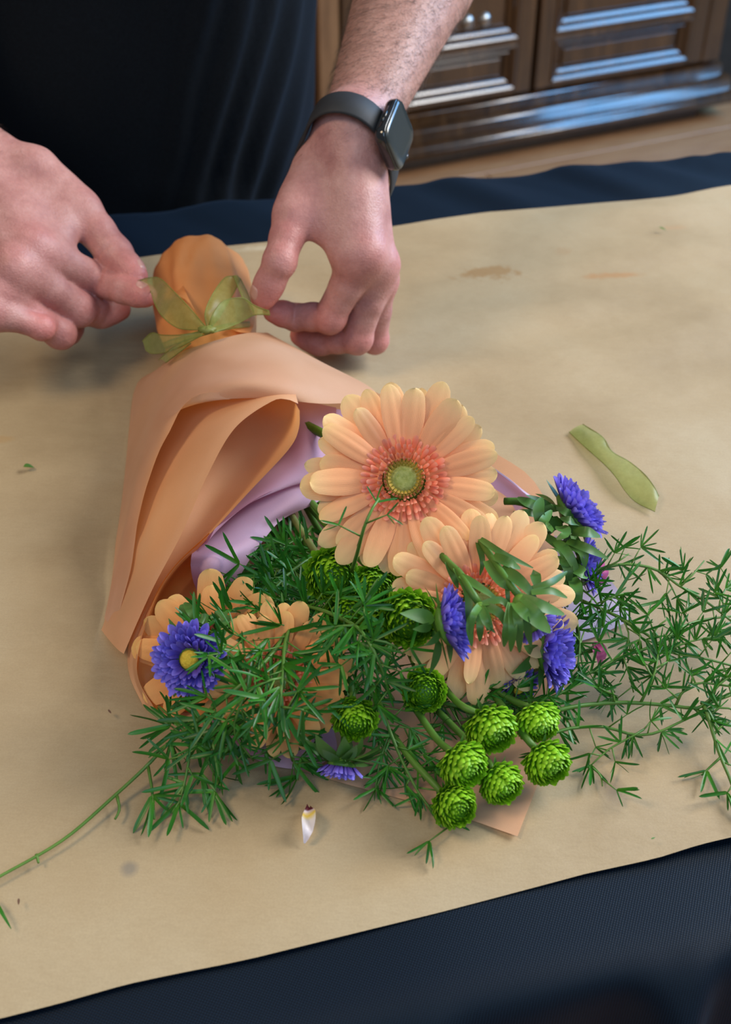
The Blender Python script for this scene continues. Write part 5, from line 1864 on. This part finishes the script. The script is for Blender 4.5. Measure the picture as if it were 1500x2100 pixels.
fern('small fern sprig lying on the largest gerbera', [
    (S((722, 1170, .082), (733, 1135, .106), (746, 1085, .130), (758, 1055, .136), (768, 1036, .138), (778, 1022, .139)), .0),
    (S((735, 1120, .112), (746, 1085, .130), (758, 1055, .136), (768, 1036, .138), (778, 1022, .139)), .85)], 62, .8, needle=44, whorl=(3, 5))
fern('dark fern sprays under the front pompons, lower centre', [
    (S((780, 1440, .036), (800, 1500, .030), (830, 1570, .022), (862, 1630, .016), (892, 1668, .0125)), 1.1),
    (S((800, 1500, .030), (780, 1560, .020), (770, 1620, .0125)), .9), (S((790, 1470, .032), (850, 1500, .024), (880, 1560, .018)), .8),
    (S((905, 1655, .015), (918, 1690, .012), (922, 1700, .0118)), 1.0), (S((760, 1480, .03), (790, 1540, .02), (850, 1600, .015)), 1.0)], 63, 1.3, needle=52)
fern('shaded fern hanging between the orange gerbera and the lone green pompon', [
    (S((690, 1240, .034), (730, 1320, .038), (755, 1390, .036), (770, 1450, .028)), 1.4), (S((730, 1320, .038), (770, 1340, .040), (800, 1380, .036)), 1.3),
    (S((755, 1390, .036), (725, 1410, .036), (700, 1425, .034)), 1.2), (S((660, 1290, .034), (690, 1340, .036), (720, 1370, .034)), 1.2)], 65, 1.3, needle=64)
fern('dark fern filling between the leaf-covered gerbera and the front pompons', [
    (S((900, 1440, .022), (960, 1450, .024), (1040, 1440, .026), (1130, 1430, .026), (1190, 1400, .028)), 1.6),
    (S((840, 1380, .020), (890, 1420, .020), (930, 1480, .018)), 1.4), (S((1000, 1400, .022), (1060, 1420, .022), (1120, 1460, .020)), 1.4),
    (S((1120, 1440, .026), (1160, 1470, .022), (1190, 1480, .018)), .7), (S((1180, 1260, .036), (1190, 1310, .036), (1185, 1370, .030)), 1.2), (S((1180, 1200, .04), (1215, 1225, .044), (1240, 1260, .04)), 1.3)], 64, 1.2, needle=52)

# ------------------------------------------------------------------ loose bits on the paper
wp = thing('fallen_petal', P(634, 1690, .010), 'curled white petal with a dark tip lying on the brown paper', 'petal')
q = cr([P(628, 1728, .0105), P(632, 1705, .014), P(634, 1680, .015), P(634, 1656, .012)], 14)
V, F, t = [], [], []
for i, p in enumerate(q):
    a = i / 13
    w = .0030 * (.45 + .75 * math.sin(a * math.pi * .95) ** 1.2) * (1 if a < .8 else 1 - (a - .8) * 2.4)
    for k in range(7):
        u = k / 6 * 2 - 1
        V.append(p + Vector((1, .15, 0)) * (u * w) + Vector((0, 0, 1)) * (.0028 * u * u * (1 if a > .3 else .5) + .0012 * math.sin(a * 9 + u * 2))); t.append(a)
for i in range(13):
    for k in range(6):
        b = i * 7 + k
        F.append((b, b + 1, b + 8, b + 7))
me = mesh('petal_blade', V, F, M['white_petal'], True, t); me.transform(wp.matrix_basis.inverted()); put('petal_blade', me, wp)

def scrap(px, py, L, ang, label, me, name='leaf_scrap', cat='leaf scrap'):
    p = P(px, py, .0112)
    o = put(name, me.copy(), None, Matrix.Translation(p) @ Matrix.Rotation(ang, 4, 'Z') @ Matrix.Diagonal((L, L, L, 1)))
    tag(o, label, cat, 'plant scraps on the paper')
M['scrap_brown'] = m_plain('dry_scrap', (.10, .05, .03), (.18, .10, .06), .7, 80)
CURL = leaf_mesh('scrap', M['leaf'], .6, .5, .3)
DRY = leaf_mesh('scrap', M['scrap_brown'], .25, .4, -.3)
PALE = leaf_mesh('scrap', M['stem'], .3, .4, .1)
scrap(48, 957, .0075, .2, 'tiny dark green leaf scrap at the left edge of the brown paper', CURL)
scrap(1352, 466, .008, -.7, 'tiny pale green scrap at the far right of the brown paper', PALE)
scrap(38, 1842, .005, -1.3, 'tiny dry brown scrap near the lower left edge', DRY)
scrap(222, 1455, .005, -1.0, 'tiny dry scrap left of the leftmost gerbera', DRY)
scrap(1336, 1721, .003, .5, 'tiny green crumb above the lower right paper edge', PALE)
sp = thing('fern_needle', P(8, 1880, .0112), 'single fern needle lying at the lower left edge', 'leaf')
free_leaf('needle', [(-14, 1842, .0112), (4, 1872, .013), (23, 1905, .0108)], 8, sp, M['needle'])
